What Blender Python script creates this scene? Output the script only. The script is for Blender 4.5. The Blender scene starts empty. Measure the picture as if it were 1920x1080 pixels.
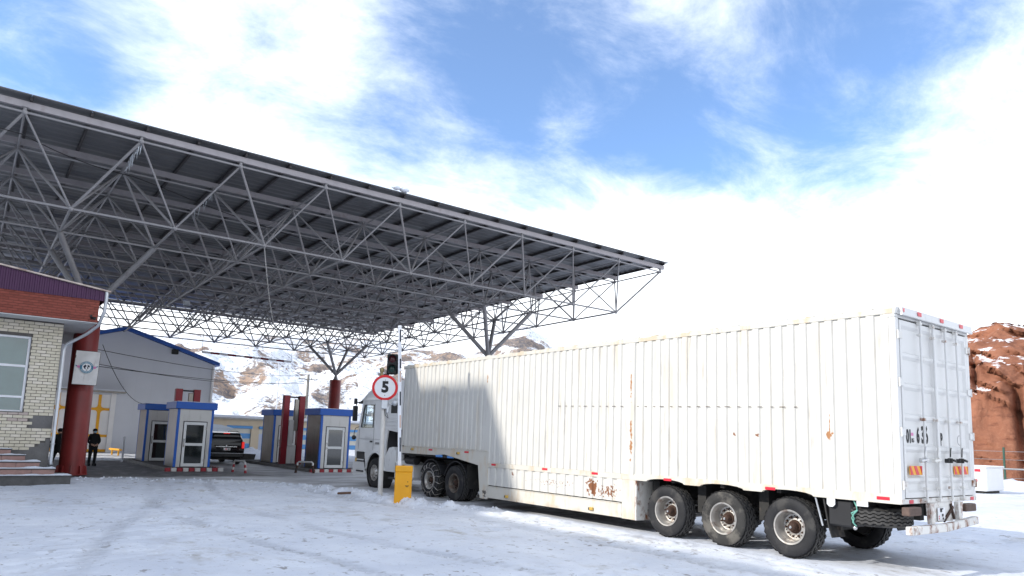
import bpy, bmesh, math, random
import numpy as np
from mathutils import Vector, Matrix, Quaternion
random.seed(7)
SC = bpy.context.scene
COL = SC.collection
PI = math.pi

# ------------------------------------------------------------------ camera
R = ((0.793120283700461, -0.6081205807583603, 0.03390538070889209),
     (0.10851490316450228, 0.08631098846805263, -0.9903408145991288),
     (0.5993202243993598, 0.7891386269393877, 0.13444514159358348))
CAMH = 1.9
cam = bpy.data.cameras.new('camera')
cam.lens = 25.0; cam.sensor_width = 36.0; cam.sensor_fit = 'HORIZONTAL'
cam.shift_y = 100.0 / 1920.0
cam.clip_start = 0.1; cam.clip_end = 6000.0
camo = bpy.data.objects.new('camera', cam); COL.objects.link(camo)
M = Matrix((( R[0][0], -R[1][0], -R[2][0], 0), (R[0][1], -R[1][1], -R[2][1], 0),
            ( R[0][2], -R[1][2], -R[2][2], CAMH), (0, 0, 0, 1)))
camo.matrix_world = M
SC.camera = camo

# ------------------------------------------------------------------ light
SUN = Vector((-1.64, 0.50, 1.0)).normalized()          # towards the sun
SUN_EL = math.asin(SUN.z)
sl = bpy.data.lights.new('sun', 'SUN'); sl.energy = 2.25; sl.angle = math.radians(0.53)
sl.color = (1.0, 0.955, 0.88)
so = bpy.data.objects.new('sun', sl); COL.objects.link(so)
so.rotation_euler = SUN.to_track_quat('Z', 'Y').to_euler()
so.location = (-30, 10, 40)

world = bpy.data.worlds.new('World'); SC.world = world; world.use_nodes = True
def build_world():
    nt = world.node_tree; N = nt.nodes; L = nt.links; N.clear()
    out = N.new('ShaderNodeOutputWorld'); mix = N.new('ShaderNodeMixShader')
    b1 = N.new('ShaderNodeBackground'); b2 = N.new('ShaderNodeBackground')
    sky = N.new('ShaderNodeTexSky'); sky.sky_type = 'NISHITA'; sky.sun_disc = False
    sky.sun_elevation = SUN_EL; sky.sun_rotation = math.atan2(SUN.x, SUN.y)
    sky.altitude = 2200; sky.air_density = 1.0; sky.dust_density = 0.25; sky.ozone_density = 3.0
    hs = N.new('ShaderNodeHueSaturation'); hs.inputs['Saturation'].default_value = 1.12
    L.new(sky.outputs[0], hs.inputs['Color']); L.new(hs.outputs[0], b1.inputs[0]); b1.inputs[1].default_value = 0.145
    tc = N.new('ShaderNodeTexCoord')
    sep = N.new('ShaderNodeSeparateXYZ'); L.new(tc.outputs['Generated'], sep.inputs[0])
    def math_(op, a, b=None):
        m = N.new('ShaderNodeMath'); m.operation = op
        for k, v in enumerate((a, b)):
            if v is None: continue
            if isinstance(v, (int, float)): m.inputs[k].default_value = v
            else: L.new(v, m.inputs[k])
        return m.outputs[0]
    zc = math_('MAXIMUM', sep.outputs[2], 0.0)
    den = math_('ADD', zc, 0.22)
    px = math_('DIVIDE', sep.outputs[0], den); py = math_('DIVIDE', sep.outputs[1], den)
    cmb = N.new('ShaderNodeCombineXYZ'); L.new(px, cmb.inputs[0]); L.new(py, cmb.inputs[1])
    mp = N.new('ShaderNodeMapping'); L.new(cmb.outputs[0], mp.inputs[0])
    mp.inputs['Rotation'].default_value = (0, 0, math.radians(38)); mp.inputs['Scale'].default_value = (0.95, 1.25, 1)
    mp.inputs['Location'].default_value = (3.1, 1.7, 0)
    n1 = N.new('ShaderNodeTexNoise'); n1.inputs['Scale'].default_value = 1.1; n1.inputs['Detail'].default_value = 9
    n1.inputs['Roughness'].default_value = 0.58; n1.inputs['Distortion'].default_value = 0.15
    L.new(mp.outputs[0], n1.inputs['Vector'])
    n2 = N.new('ShaderNodeTexNoise'); n2.inputs['Scale'].default_value = 3.6; n2.inputs['Detail'].default_value = 10
    n2.inputs['Roughness'].default_value = 0.68; n2.inputs['Distortion'].default_value = 0.35
    L.new(mp.outputs[0], n2.inputs['Vector'])
    # a broad clear lane running through the cloud deck (where the blue shows)
    def lobe(d, k):
        v = N.new('ShaderNodeVectorMath'); v.operation = 'DOT_PRODUCT'
        L.new(tc.outputs['Generated'], v.inputs[0]); v.inputs[1].default_value = Vector(d).normalized()
        return math_('POWER', math_('MAXIMUM', v.outputs['Value'], 0.0), k)
    hole = 0.0
    for dv, k, am in (((0.66, 0.58, 0.478), 34, 0.24), ((0.70, 0.585, 0.41), 300, 0.16), ((0.81, 0.37, 0.465), 120, 0.28), ((0.53, 0.70, 0.475), 150, 0.06),
                      ((0.0, 0.91, 0.41), 220, 0.16), ((0.22, 0.865, 0.45), 90, -0.12), ((0.43, 0.76, 0.49), 120, 0.15), ((0.87, 0.33, 0.36), 200, -0.14)):
        hole = math_('ADD', math_('MULTIPLY', lobe(dv, k), am), hole)
    low = math_('MULTIPLY', math_('POWER', math_('SUBTRACT', 1.0, zc), 5.0), 0.66)
    d = math_('ADD', math_('MULTIPLY', n1.outputs[0], 0.85), math_('MULTIPLY', n2.outputs[0], 0.60))
    d = math_('SUBTRACT', math_('ADD', d, low), hole)
    rp = N.new('ShaderNodeMapRange'); rp.interpolation_type = 'SMOOTHSTEP'
    rp.inputs['To Min'].default_value = 0.06; rp.inputs['From Min'].default_value = 0.46; rp.inputs['From Max'].default_value = 1.02
    L.new(d, rp.inputs['Value'])
    b2.inputs[0].default_value = (0.92, 0.96, 1.0, 1); b2.inputs[1].default_value = 0.95
    L.new(rp.outputs[0], mix.inputs[0]); L.new(b1.outputs[0], mix.inputs[1]); L.new(b2.outputs[0], mix.inputs[2])
    L.new(mix.outputs[0], out.inputs[0])
build_world()
SC.view_settings.view_transform = 'Standard'; SC.view_settings.look = 'None'
SC.view_settings.exposure = 1.08; SC.view_settings.gamma = 1.0
SC.view_settings.use_curve_mapping = False

# ------------------------------------------------------------------ materials
MATS = {}
def mat(name, col, rough=0.6, metal=0.0, var=0.12, vs=2.0, bump=0.0, bs=30.0, dirt=None, dthr=0.55, dsc=3.0,
        dst=(1, 1, 1), damt=1.0, spec=0.4, coord='Object', spots=None, emit=None, coat=0.0):
    m = bpy.data.materials.new(name); m.use_nodes = True
    nt = m.node_tree; N = nt.nodes; L = nt.links
    p = N['Principled BSDF']
    p.inputs['Roughness'].default_value = rough; p.inputs['Metallic'].default_value = metal
    p.inputs['Specular IOR Level'].default_value = spec; p.inputs['Coat Weight'].default_value = coat
    tc = N.new('ShaderNodeTexCoord'); vec = tc.outputs[coord]
    c = (*col, 1)
    n = N.new('ShaderNodeTexNoise'); n.inputs['Scale'].default_value = vs; n.inputs['Detail'].default_value = 6
    L.new(vec, n.inputs['Vector'])
    mr = N.new('ShaderNodeMapRange'); mr.inputs['From Min'].default_value = 0.25; mr.inputs['From Max'].default_value = 0.75
    mr.inputs['To Min'].default_value = 1 - var; mr.inputs['To Max'].default_value = 1 + var
    L.new(n.outputs[0], mr.inputs['Value'])
    mx = N.new('ShaderNodeMix'); mx.data_type = 'RGBA'; mx.blend_type = 'MULTIPLY'; mx.inputs[0].default_value = 1
    mx.inputs[6].default_value = c; L.new(mr.outputs[0], mx.inputs[7])
    last = mx.outputs[2]
    def layer(fac, colr, last):
        k = N.new('ShaderNodeMix'); k.data_type = 'RGBA'; L.new(fac, k.inputs[0]); L.new(last, k.inputs[6])
        k.inputs[7].default_value = (*colr, 1); return k.outputs[2]
    if dirt is not None:
        dl = dirt if isinstance(dirt, list) else [(dirt, dthr, dsc, dst, damt)]
        for (dc, th, sc, st, am) in dl:
            mp = N.new('ShaderNodeMapping'); mp.inputs['Scale'].default_value = st; L.new(vec, mp.inputs[0])
            d = N.new('ShaderNodeTexNoise'); d.inputs['Scale'].default_value = sc; d.inputs['Detail'].default_value = 8
            d.inputs['Roughness'].default_value = 0.65; L.new(mp.outputs[0], d.inputs['Vector'])
            r = N.new('ShaderNodeMapRange'); r.inputs['From Min'].default_value = th; r.inputs['From Max'].default_value = th + 0.12
            r.inputs['To Max'].default_value = am; L.new(d.outputs[0], r.inputs['Value'])
            last = layer(r.outputs[0], dc, last)
    if spots:
        # rust and stains with places of their own: (centre, radii, colour, threshold, noise scale)
        for (cc, rr, dc, th, sc) in spots:
            mp = N.new('ShaderNodeMapping'); mp.vector_type = 'POINT'
            mp.inputs['Scale'].default_value = [1 / r for r in rr]
            mp.inputs['Location'].default_value = [-a / r for a, r in zip(cc, rr)]
            L.new(vec, mp.inputs[0])
            ln = N.new('ShaderNodeVectorMath'); ln.operation = 'LENGTH'; L.new(mp.outputs[0], ln.inputs[0])
            d = N.new('ShaderNodeTexNoise'); d.inputs['Scale'].default_value = sc; d.inputs['Detail'].default_value = 5
            L.new(vec, d.inputs['Vector'])
            s = N.new('ShaderNodeMath'); s.operation = 'MULTIPLY_ADD'; L.new(ln.outputs['Value'], s.inputs[0])
            s.inputs[1].default_value = -0.45; L.new(d.outputs[0], s.inputs[2])
            r = N.new('ShaderNodeMapRange'); r.inputs['From Min'].default_value = th; r.inputs['From Max'].default_value = th + (0.06 if sc > 5 else 0.42)
            if sc <= 5: r.inputs['To Max'].default_value = 0.75
            L.new(s.outputs[0], r.inputs['Value'])
            last = layer(r.outputs[0], dc, last)
    L.new(last, p.inputs['Base Color'])
    if bump:
        b = N.new('ShaderNodeTexNoise'); b.inputs['Scale'].default_value = bs; b.inputs['Detail'].default_value = 5
        L.new(vec, b.inputs['Vector'])
        bp = N.new('ShaderNodeBump'); bp.inputs['Strength'].default_value = bump; bp.inputs['Distance'].default_value = 0.02
        L.new(b.outputs[0], bp.inputs['Height']); L.new(bp.outputs[0], p.inputs['Normal'])
    if emit:
        p.inputs['Emission Color'].default_value = (*emit[0], 1); p.inputs['Emission Strength'].default_value = emit[1]
    MATS[name] = m
    return m
def glassmat(name, tint, rough=0.03, trans=0.75):
    m = bpy.data.materials.new(name); m.use_nodes = True
    nt = m.node_tree; N = nt.nodes; L = nt.links; N.clear()
    o = N.new('ShaderNodeOutputMaterial'); mx = N.new('ShaderNodeMixShader'); t = N.new('ShaderNodeBsdfTransparent')
    g = N.new('ShaderNodeBsdfGlossy'); lw = N.new('ShaderNodeLayerWeight'); lw.inputs[0].default_value = 0.5
    t.inputs[0].default_value = (*[c * trans for c in tint], 1); g.inputs['Roughness'].default_value = rough
    pw = N.new('ShaderNodeMath'); pw.operation = 'POWER'; pw.inputs[1].default_value = 4.0; L.new(lw.outputs['Facing'], pw.inputs[0])
    ad = N.new('ShaderNodeMath'); ad.operation = 'MULTIPLY_ADD'; ad.inputs[1].default_value = 0.6; ad.inputs[2].default_value = 0.03; L.new(pw.outputs[0], ad.inputs[0])
    L.new(ad.outputs[0], mx.inputs[0]); L.new(t.outputs[0], mx.inputs[1]); L.new(g.outputs[0], mx.inputs[2]); L.new(mx.outputs[0], o.inputs[0])
    MATS[name] = m; return m

RUST = (0.20, 0.075, 0.03); RUST2 = (0.36, 0.17, 0.07); GRIME = (0.30, 0.27, 0.23)
TR_SPOTS = [((11.57, 12.02, 0.84), (0.4, 0.34, 0.32), RUST, 0.27, 11.0), ((11.57, 11.5, 0.80), (0.4, 0.75, 0.34), RUST, 0.38, 22.0),
            ((11.57, 15.03, 0.95), (0.4, 0.10, 0.13), RUST, 0.28, 14.0), ((11.57, 6.32, 2.12), (0.4, 0.11, 0.12), RUST2, 0.26, 12.0),
            ((11.57, 6.32, 2.18), (0.4, 0.02, 0.42), RUST2, 0.25, 9.0),
            ((11.57, 7.7, 2.10), (0.4, 0.10, 0.05), RUST, 0.30, 22.0), ((11.57, 8.2, 2.12), (0.4, 0.05, 0.07), RUST, 0.30, 22.0),
            ((11.57, 10.83, 1.85), (0.4, 0.06, 0.75), RUST2, 0.27, 10.0), ((11.57, 10.84, 3.2), (0.4, 0.05, 1.0), RUST2, 0.36, 10.0),
            ((11.57, 13.4, 0.85), (0.4, 2.6, 0.30), RUST, 0.50, 26.0), ((11.57, 16.3, 3.6), (0.4, 0.06, 0.5), RUST2, 0.36, 10.0),
            ((11.57, 8.0, 1.02), (0.4, 4.0, 0.30), (0.36, 0.27, 0.17), 0.33, 3.2), ((11.57, 13.4, 0.25), (0.4, 4.2, 0.30), (0.36, 0.27, 0.17), 0.30, 3.2),
            ((11.57, 5.2, 1.7), (0.4, 0.05, 0.9), RUST2, 0.40, 10.0), ((11.57, 16.25, 0.38), (0.4, 0.2, 0.16), (0.10, 0.09, 0.08), 0.28, 16.0)]
TR_SPOTS = [((c[0] - 13.0, c[1] - 13.0, c[2]), *k) for (c, *k) in TR_SPOTS]
mat('trailer_paint', (0.58, 0.565, 0.525), 0.5, var=0.05, vs=1.2, bump=0.5, bs=2.2, spots=TR_SPOTS,
    dirt=[((0.50, 0.42, 0.30), 0.55, 1.5, (1, 2.6, 0.30), 0.42), (GRIME, 0.57, 2.6, (1, 6, 0.45), 0.42), (RUST, 0.70, 9.0, (1, 1, 0.5), 0.85)])
mat('trailer_rail', (0.565, 0.54, 0.48), 0.55, var=0.05, vs=1.5, spots=TR_SPOTS[-4:],
    dirt=[((0.52, 0.38, 0.22), 0.50, 2.2, (1, 1.6, 0.5), 0.55), (RUST, 0.68, 8.0, (1, 1, 1), 0.9)])
mat('trailer_door', (0.66, 0.65, 0.63), 0.5, var=0.04, vs=1.5,
    dirt=[((0.45, 0.42, 0.38), 0.60, 2.5, (2, 1, 0.4), 0.4), (RUST, 0.72, 10.0, (1, 1, 0.4), 0.8)])
mat('rusty_white', (0.68, 0.66, 0.62), 0.6, var=0.08, dirt=[(RUST, 0.52, 4.5, (1, 1, 0.6), 1.0), (RUST2, 0.60, 7.0, (1, 1, 1), 0.8)])
mat('rust', (0.048, 0.025, 0.017), 0.85, var=0.4, vs=20, bump=0.3, bs=60)
mat('chassis', (0.025, 0.024, 0.023), 0.75, var=0.3, vs=6, dirt=(0.10, 0.08, 0.065), dthr=0.56, dsc=4, damt=0.7)
mat('black_rubber', (0.015, 0.015, 0.017), 0.72, var=0.25, vs=5, dirt=(0.055, 0.052, 0.048), dthr=0.50, dsc=3.2, damt=0.7, bump=0.15, bs=50)
mat('tread_rubber', (0.060, 0.058, 0.056), 0.85, var=0.3, vs=9, bump=0.3, bs=70)
mat('groove_shade', (0.007, 0.007, 0.008), 0.95)
mat('grey_rubber', (0.032, 0.031, 0.030), 0.85, var=0.25, vs=5, dirt=(0.13, 0.12, 0.105), dthr=0.47, dsc=2.4, damt=0.8, bump=0.15, bs=50)
mat('rim_steel', (0.50, 0.48, 0.45), 0.42, 0.75, var=0.2, vs=5, dirt=(0.16, 0.10, 0.07), dthr=0.54, dsc=5, damt=0.75)
mat('dark_rim', (0.16, 0.14, 0.12), 0.6, 0.5, var=0.3, vs=6, dirt=(0.10, 0.06, 0.04), dthr=0.5, dsc=5, damt=0.8)
mat('cab_paint', (0.66, 0.66, 0.65), 0.32, var=0.04, vs=1.5, coat=0.3, dirt=[((0.34, 0.31, 0.28), 0.56, 1.8, (1, 1, 0.8), 0.5)])
mat('dark_plastic', (0.02, 0.02, 0.022), 0.5, var=0.2)
mat('cab_inside', (0.05, 0.05, 0.055), 0.8)
mat('chain_steel', (0.30, 0.28, 0.26), 0.4, 0.8)
mat('reflector_red', (0.60, 0.03, 0.05), 0.3, var=0.1, vs=40)
mat('reflector_yellow', (0.75, 0.36, 0.02), 0.35, var=0.06, vs=30)
mat('lens_amber', (0.55, 0.35, 0.08), 0.25)
mat('brown_lamp', (0.115, 0.075, 0.06), 0.65, var=0.25, vs=12)
mat('ink', (0.012, 0.012, 0.013), 0.6, var=0.1)
mat('plate_white', (0.72, 0.72, 0.72), 0.4)
mat('rope_green', (0.16, 0.40, 0.33), 0.8)
mat('tarp_blue', (0.10, 0.30, 0.70), 0.6)
mat('steel_paint', (0.29, 0.28, 0.285), 0.45, 0.25, var=0.15, vs=1.5, dirt=(0.12, 0.10, 0.10), dthr=0.58, dsc=3, damt=0.6)
mat('beam_paint', (0.34, 0.315, 0.325), 0.5, 0.15, var=0.15, vs=2, dirt=(0.16, 0.12, 0.11), dthr=0.56, dsc=2, damt=0.5)
mat('purlin_paint', (0.045, 0.040, 0.042), 0.55, 0.1, var=0.15)
mat('roof_sheet', (0.14, 0.142, 0.148), 0.45, 0.3, var=0.12, vs=0.5, dirt=(0.10, 0.10, 0.11), dthr=0.55, dsc=0.6, dst=(0.3, 3, 1), damt=0.5)
mat('column_red', (0.20, 0.024, 0.022), 0.42, var=0.18, vs=1.5, dirt=(0.10, 0.018, 0.015), dthr=0.57, dsc=2.0, dst=(1, 1, 0.3), damt=0.6)
mat('post_red', (0.17, 0.010, 0.018), 0.3, 0.3, var=0.15, vs=2)
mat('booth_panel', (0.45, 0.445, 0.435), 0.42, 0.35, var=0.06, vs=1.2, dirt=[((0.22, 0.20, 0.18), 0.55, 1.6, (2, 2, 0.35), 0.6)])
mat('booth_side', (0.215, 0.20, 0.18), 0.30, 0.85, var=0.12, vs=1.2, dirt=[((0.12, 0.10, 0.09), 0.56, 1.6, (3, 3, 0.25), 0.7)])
mat('booth_blue', (0.004, 0.085, 0.40), 0.4, var=0.08, vs=2)
mat('door_white', (0.62, 0.63, 0.63), 0.35, var=0.04, dirt=(0.35, 0.34, 0.32), dthr=0.62, dsc=4, damt=0.5)
mat('dark_glass', (0.012, 0.016, 0.017), 0.06, var=0.2, spec=0.9, coat=0.5)
mat('tinted_glass', (0.004, 0.004, 0.005), 0.12, var=0.2, spec=0.35)
mat('office_glass', (0.055, 0.115, 0.12), 0.05, var=0.35, vs=0.7, spec=0.8, coat=0.6)
mat('silver', (0.6, 0.6, 0.6), 0.25, 0.9)
mat('car_black', (0.005, 0.005, 0.006), 0.18, var=0.3, coat=0.25, spec=0.25, dirt=(0.03, 0.028, 0.026), dthr=0.58, dsc=3, damt=0.7)
mat('tail_red', (0.55, 0.008, 0.008), 0.2, emit=((1.0, 0.03, 0.02), 0.25))
mat('kerb_red', (0.24, 0.018, 0.026), 0.6, var=0.2, vs=6, dirt=(0.2, 0.17, 0.16), dthr=0.58, dsc=6, damt=0.6)
mat('kerb_white', (0.46, 0.45, 0.43), 0.65, var=0.12, vs=6, dirt=(0.22, 0.2, 0.18), dthr=0.56, dsc=6, damt=0.6)
mat('concrete', (0.16, 0.155, 0.15), 0.9, var=0.2, vs=3, bump=0.3, bs=25)
mat('asphalt_top', (0.06, 0.058, 0.058), 0.85, var=0.3, vs=4, bump=0.3, bs=60)
mat('cream_brick', (0.60, 0.545, 0.43), 0.85, var=0.08, vs=5, bump=0.25, bs=40)
mat('cream_brick_pale', (0.66, 0.60, 0.50), 0.85, var=0.08, vs=5, bump=0.25, bs=40)
mat('cream_brick_pink', (0.46, 0.38, 0.34), 0.85, var=0.1, vs=5, bump=0.25, bs=40)
mat('mortar', (0.115, 0.105, 0.098), 0.95, var=0.2, vs=6, bump=0.4, bs=40)
mat('cement', (0.145, 0.14, 0.138), 0.95, var=0.22, vs=2.5, bump=0.4, bs=20)
mat('red_brick', (0.25, 0.065, 0.046), 0.85, var=0.14, vs=4, bump=0.25, bs=40)
mat('red_brick_dark', (0.21, 0.054, 0.038), 0.85, var=0.14, vs=4, bump=0.25, bs=40)
mat('red_mortar', (0.17, 0.06, 0.045), 0.9)
mat('purple_metal', (0.055, 0.014, 0.055), 0.4, 0.2, var=0.1)
mat('flashing', (0.50, 0.42, 0.37), 0.5, 0.3, var=0.25, vs=4, dirt=(0.22, 0.12, 0.08), dthr=0.52, dsc=3, damt=0.7)
mat('soffit', (0.62, 0.62, 0.62), 0.7, var=0.08, vs=1)
mat('pipe_grey', (0.50, 0.52, 0.55), 0.35, 0.5, var=0.12, vs=3)
mat('frame_white', (0.72, 0.73, 0.76), 0.4)
mat('step_tile', (0.30, 0.18, 0.155), 0.7, var=0.2, vs=7, bump=0.2, bs=60)
mat('step_stone', (0.085, 0.083, 0.082), 0.8, var=0.25, vs=5, bump=0.3, bs=30)
mat('snow', (0.66, 0.69, 0.75), 0.75, var=0.04, vs=8, bump=0.6, bs=14, spec=0.2)
mat('shed_wall', (0.60, 0.62, 0.67), 0.5, 0.1, var=0.05, vs=0.6)
mat('shed_blue', (0.02, 0.10, 0.42), 0.45, var=0.1)
mat('gate_white', (0.78, 0.77, 0.76), 0.6, var=0.05)
mat('gate_yellow', (0.75, 0.36, 0.015), 0.5, var=0.08)
mat('cabinet_yellow', (0.78, 0.36, 0.008), 0.42, var=0.06, vs=3, dirt=(0.40, 0.22, 0.05), dthr=0.62, dsc=4, damt=0.6)
mat('garage_cream', (0.62, 0.52, 0.38), 0.85, var=0.08, vs=1.2, bump=0.1)
mat('garage_door', (0.62, 0.60, 0.52), 0.6, var=0.05)
mat('garage_blue', (0.10, 0.30, 0.60), 0.5, var=0.06)
mat('garage_pale', (0.46, 0.52, 0.66), 0.6, var=0.05)
mat('small_shed', (0.60, 0.66, 0.72), 0.5, var=0.05)
mat('pole_white', (0.64, 0.62, 0.58), 0.5, var=0.1, vs=4, dirt=(0.36, 0.27, 0.2), dthr=0.58, dsc=3, damt=0.6)
mat('sign_white', (0.74, 0.74, 0.75), 0.45, var=0.04)
mat('sign_red', (0.62, 0.008, 0.012), 0.4, var=0.08)
mat('signal_black', (0.012, 0.013, 0.014), 0.5, var=0.2)
mat('lens_red', (0.06, 0.008, 0.012), 0.2); mat('lens_green', (0.008, 0.035, 0.03), 0.2)
mat('boom_white', (0.74, 0.75, 0.78), 0.4, var=0.03); mat('boom_black', (0.012, 0.016, 0.03), 0.4)
mat('boom_tan', (0.58, 0.42, 0.35), 0.5)
mat('banner_white', (0.66, 0.645, 0.63), 0.7, var=0.12, vs=3, dirt=(0.33, 0.28, 0.25), dthr=0.58, dsc=3.5, dst=(2, 1, 0.6), damt=0.5)
mat('emblem_teal', (0.05, 0.20, 0.30), 0.6); mat('emblem_pink', (0.62, 0.22, 0.40), 0.6); mat('emblem_dark', (0.03, 0.03, 0.05), 0.6)
mat('cloth_black', (0.006, 0.007, 0.009), 0.9, var=0.3, vs=8)
mat('skin', (0.42, 0.25, 0.18), 0.6); mat('mask_blue', (0.25, 0.45, 0.58), 0.8)
mat('wood_pole', (0.36, 0.34, 0.30), 0.85, var=0.2, vs=4)
mat('dark_wood', (0.10, 0.055, 0.035), 0.9, var=0.3, vs=10)
mat('wire_black', (0.015, 0.015, 0.016), 0.6); mat('wire_white', (0.62, 0.60, 0.56), 0.6)
mat('ice', (0.62, 0.66, 0.70), 0.15, spec=0.6)
mat('fence_green', (0.02, 0.07, 0.05), 0.5); mat('fence_grey', (0.26, 0.27, 0.28), 0.5, 0.4)
mat('cabin_white', (0.76, 0.76, 0.75), 0.5, var=0.04)
mat('stucco', (0.42, 0.40, 0.37), 0.9, var=0.1, vs=1.5)
mat('lamp_box', (0.70, 0.72, 0.75), 0.3)
mat('brass', (0.32, 0.26, 0.14), 0.4, 0.6)
glassmat('cab_glass', (0.93, 0.97, 0.98), 0.02, 0.97)

# ------------------------------------------------------------------ mesh builder
class MB:
    def __init__(s): s.v = []; s.f = []; s.mi = []; s.sm = []
    def add(s, vs, fs, mi=0, smooth=False):
        o = len(s.v); s.v.extend([tuple(v) for v in vs])
        for f in fs: s.f.append(tuple(i + o for i in f)); s.mi.append(mi); s.sm.append(smooth)
        return s
    def box(s, x0, x1, y0, y1, z0, z1, mi=0, c=0.0):
        return s.obox(Matrix.Translation(((x0 + x1) / 2, (y0 + y1) / 2, (z0 + z1) / 2)), x1 - x0, y1 - y0, z1 - z0, mi, c)
    def obox(s, Mx, sx, sy, sz, mi=0, c=0.0):
        hx, hy, hz = sx / 2, sy / 2, sz / 2
        if c <= 0:
            vs = [Mx @ Vector((a * hx, b * hy, d * hz)) for a in (-1, 1) for b in (-1, 1) for d in (-1, 1)]
            fs = [(0, 1, 3, 2), (4, 6, 7, 5), (0, 4, 5, 1), (2, 3, 7, 6), (0, 2, 6, 4), (1, 5, 7, 3)]
            return s.add(vs, fs, mi)
        c = min(c, hx * .45, hy * .45, hz * .45)
        vs = []; ix = {}
        for a in (-1, 1):
            for b in (-1, 1):
                for d in (-1, 1):
                    for k in range(3):
                        p = [a * hx, b * hy, d * hz]
                        for q in range(3):
                            if q != k: p[q] -= (a, b, d)[q] * c
                        ix[(a, b, d, k)] = len(vs); vs.append(Mx @ Vector(p))
        fs = []
        for k in range(3):
            o = [q for q in range(3) if q != k]
            for sg in (-1, 1):
                loop = []
                for (u, w) in ((-1, -1), (1, -1), (1, 1), (-1, 1)):
                    t = [0, 0, 0]; t[k] = sg; t[o[0]] = u; t[o[1]] = w; loop.append(ix[(*t, k)])
                if (sg < 0) != (k == 1): loop.reverse()
                fs.append(tuple(loop))
        for k in range(3):
            o = [q for q in range(3) if q != k]
            for u in (-1, 1):
                for w in (-1, 1):
                    t0 = [0, 0, 0]; t1 = [0, 0, 0]; t0[k] = -1; t1[k] = 1
                    for t in (t0, t1): t[o[0]] = u; t[o[1]] = w
                    fs.append((ix[(*t0, o[0])], ix[(*t1, o[0])], ix[(*t1, o[1])], ix[(*t0, o[1])]))
        for a in (-1, 1):
            for b in (-1, 1):
                for d in (-1, 1): fs.append(tuple(ix[(a, b, d, k)] for k in range(3)))
        return s.add(vs, fs, mi)
    def beam(s, p, q, w, h, mi=0, up=(0, 0, 1), c=0.0):
        p = Vector(p); q = Vector(q); d = q - p; L = d.length; d.normalize()
        u = Vector(up)
        if abs(u.dot(d)) > .99: u = Vector((0, 1, 0))
        x = d.cross(u).normalized(); z = x.cross(d)
        Mx = Matrix(((x.x, d.x, z.x, 0), (x.y, d.y, z.y, 0), (x.z, d.z, z.z, 0), (0, 0, 0, 1)))
        Mx.translation = (p + q) / 2
        return s.obox(Mx, w, L, h, mi, c)
    def tube(s, p, q, r, n=10, mi=0, r2=None, caps=True):
        return s.path([p, q], r, n, mi, r2, caps)
    def path(s, pts, r, n=8, mi=0, r2=None, caps=True):
        pts = [Vector(p) for p in pts]; vs = []; fs = []
        ref = None
        for i, p in enumerate(pts):
            d = (pts[min(i + 1, len(pts) - 1)] - pts[max(i - 1, 0)]).normalized()
            if ref is None:
                ref = Vector((0, 0, 1)) if abs(d.z) < .9 else Vector((1, 0, 0))
            x = d.cross(ref).normalized(); y = d.cross(x).normalized(); ref = -y if False else ref
            rr = r if r2 is None else r + (r2 - r) * i / (len(pts) - 1)
            for k in range(n):
                a = 2 * PI * k / n; vs.append(p + x * (rr * math.cos(a)) + y * (rr * math.sin(a)))
        for i in range(len(pts) - 1):
            for k in range(n):
                fs.append((i * n + k, i * n + (k + 1) % n, (i + 1) * n + (k + 1) % n, (i + 1) * n + k))
        s.add(vs, fs, mi, True)
        if caps:
            o = len(s.v) - len(vs)
            s.f.append(tuple(o + k for k in reversed(range(n)))); s.mi.append(mi); s.sm.append(False)
            s.f.append(tuple(o + (len(pts) - 1) * n + k for k in range(n))); s.mi.append(mi); s.sm.append(False)
        return s
    def lathe(s, prof, n=32, mi=0, axis='x', org=(0, 0, 0), smooth=True, mod=None, skip=None):
        """prof: (along axis, radius)"""
        vs = []; fs = []; m = len(prof)
        for k in range(n):
            a = 2 * PI * k / n
            for j, (t, r) in enumerate(prof):
                if mod: dr, da, dt = mod(j, k)
                else: dr = da = dt = 0
                ca, sa = math.cos(a + da) * (r + dr), math.sin(a + da) * (r + dr)
                v = {'x': (t + dt, ca, sa), 'y': (ca, t + dt, sa), 'z': (ca, sa, t + dt)}[axis]
                vs.append((v[0] + org[0], v[1] + org[1], v[2] + org[2]))
        for k in range(n):
            for j in range(m - 1):
                if skip and skip(j, k): continue
                fs.append((k * m + j, ((k + 1) % n) * m + j, ((k + 1) % n) * m + j + 1, k * m + j + 1))
        return s.add(vs, fs, mi, smooth)
    def prism(s, poly, axis, a, b, mi=0):
        """poly: 2-D points; axis x -> (y,z), y -> (x,z), z -> (x,y)"""
        def P(u, w, t): return {'x': (t, u, w), 'y': (u, t, w), 'z': (u, w, t)}[axis]
        n = len(poly); vs = [P(u, w, a) for u, w in poly] + [P(u, w, b) for u, w in poly]
        fs = [tuple(range(n)), tuple(range(2 * n - 1, n - 1, -1))] + [(k, (k + 1) % n, n + (k + 1) % n, n + k) for k in range(n)]
        return s.add(vs, fs, mi)
    def quad(s, a, b, c, d, mi=0): return s.add([a, b, c, d], [(0, 1, 2, 3)], mi)
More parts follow.
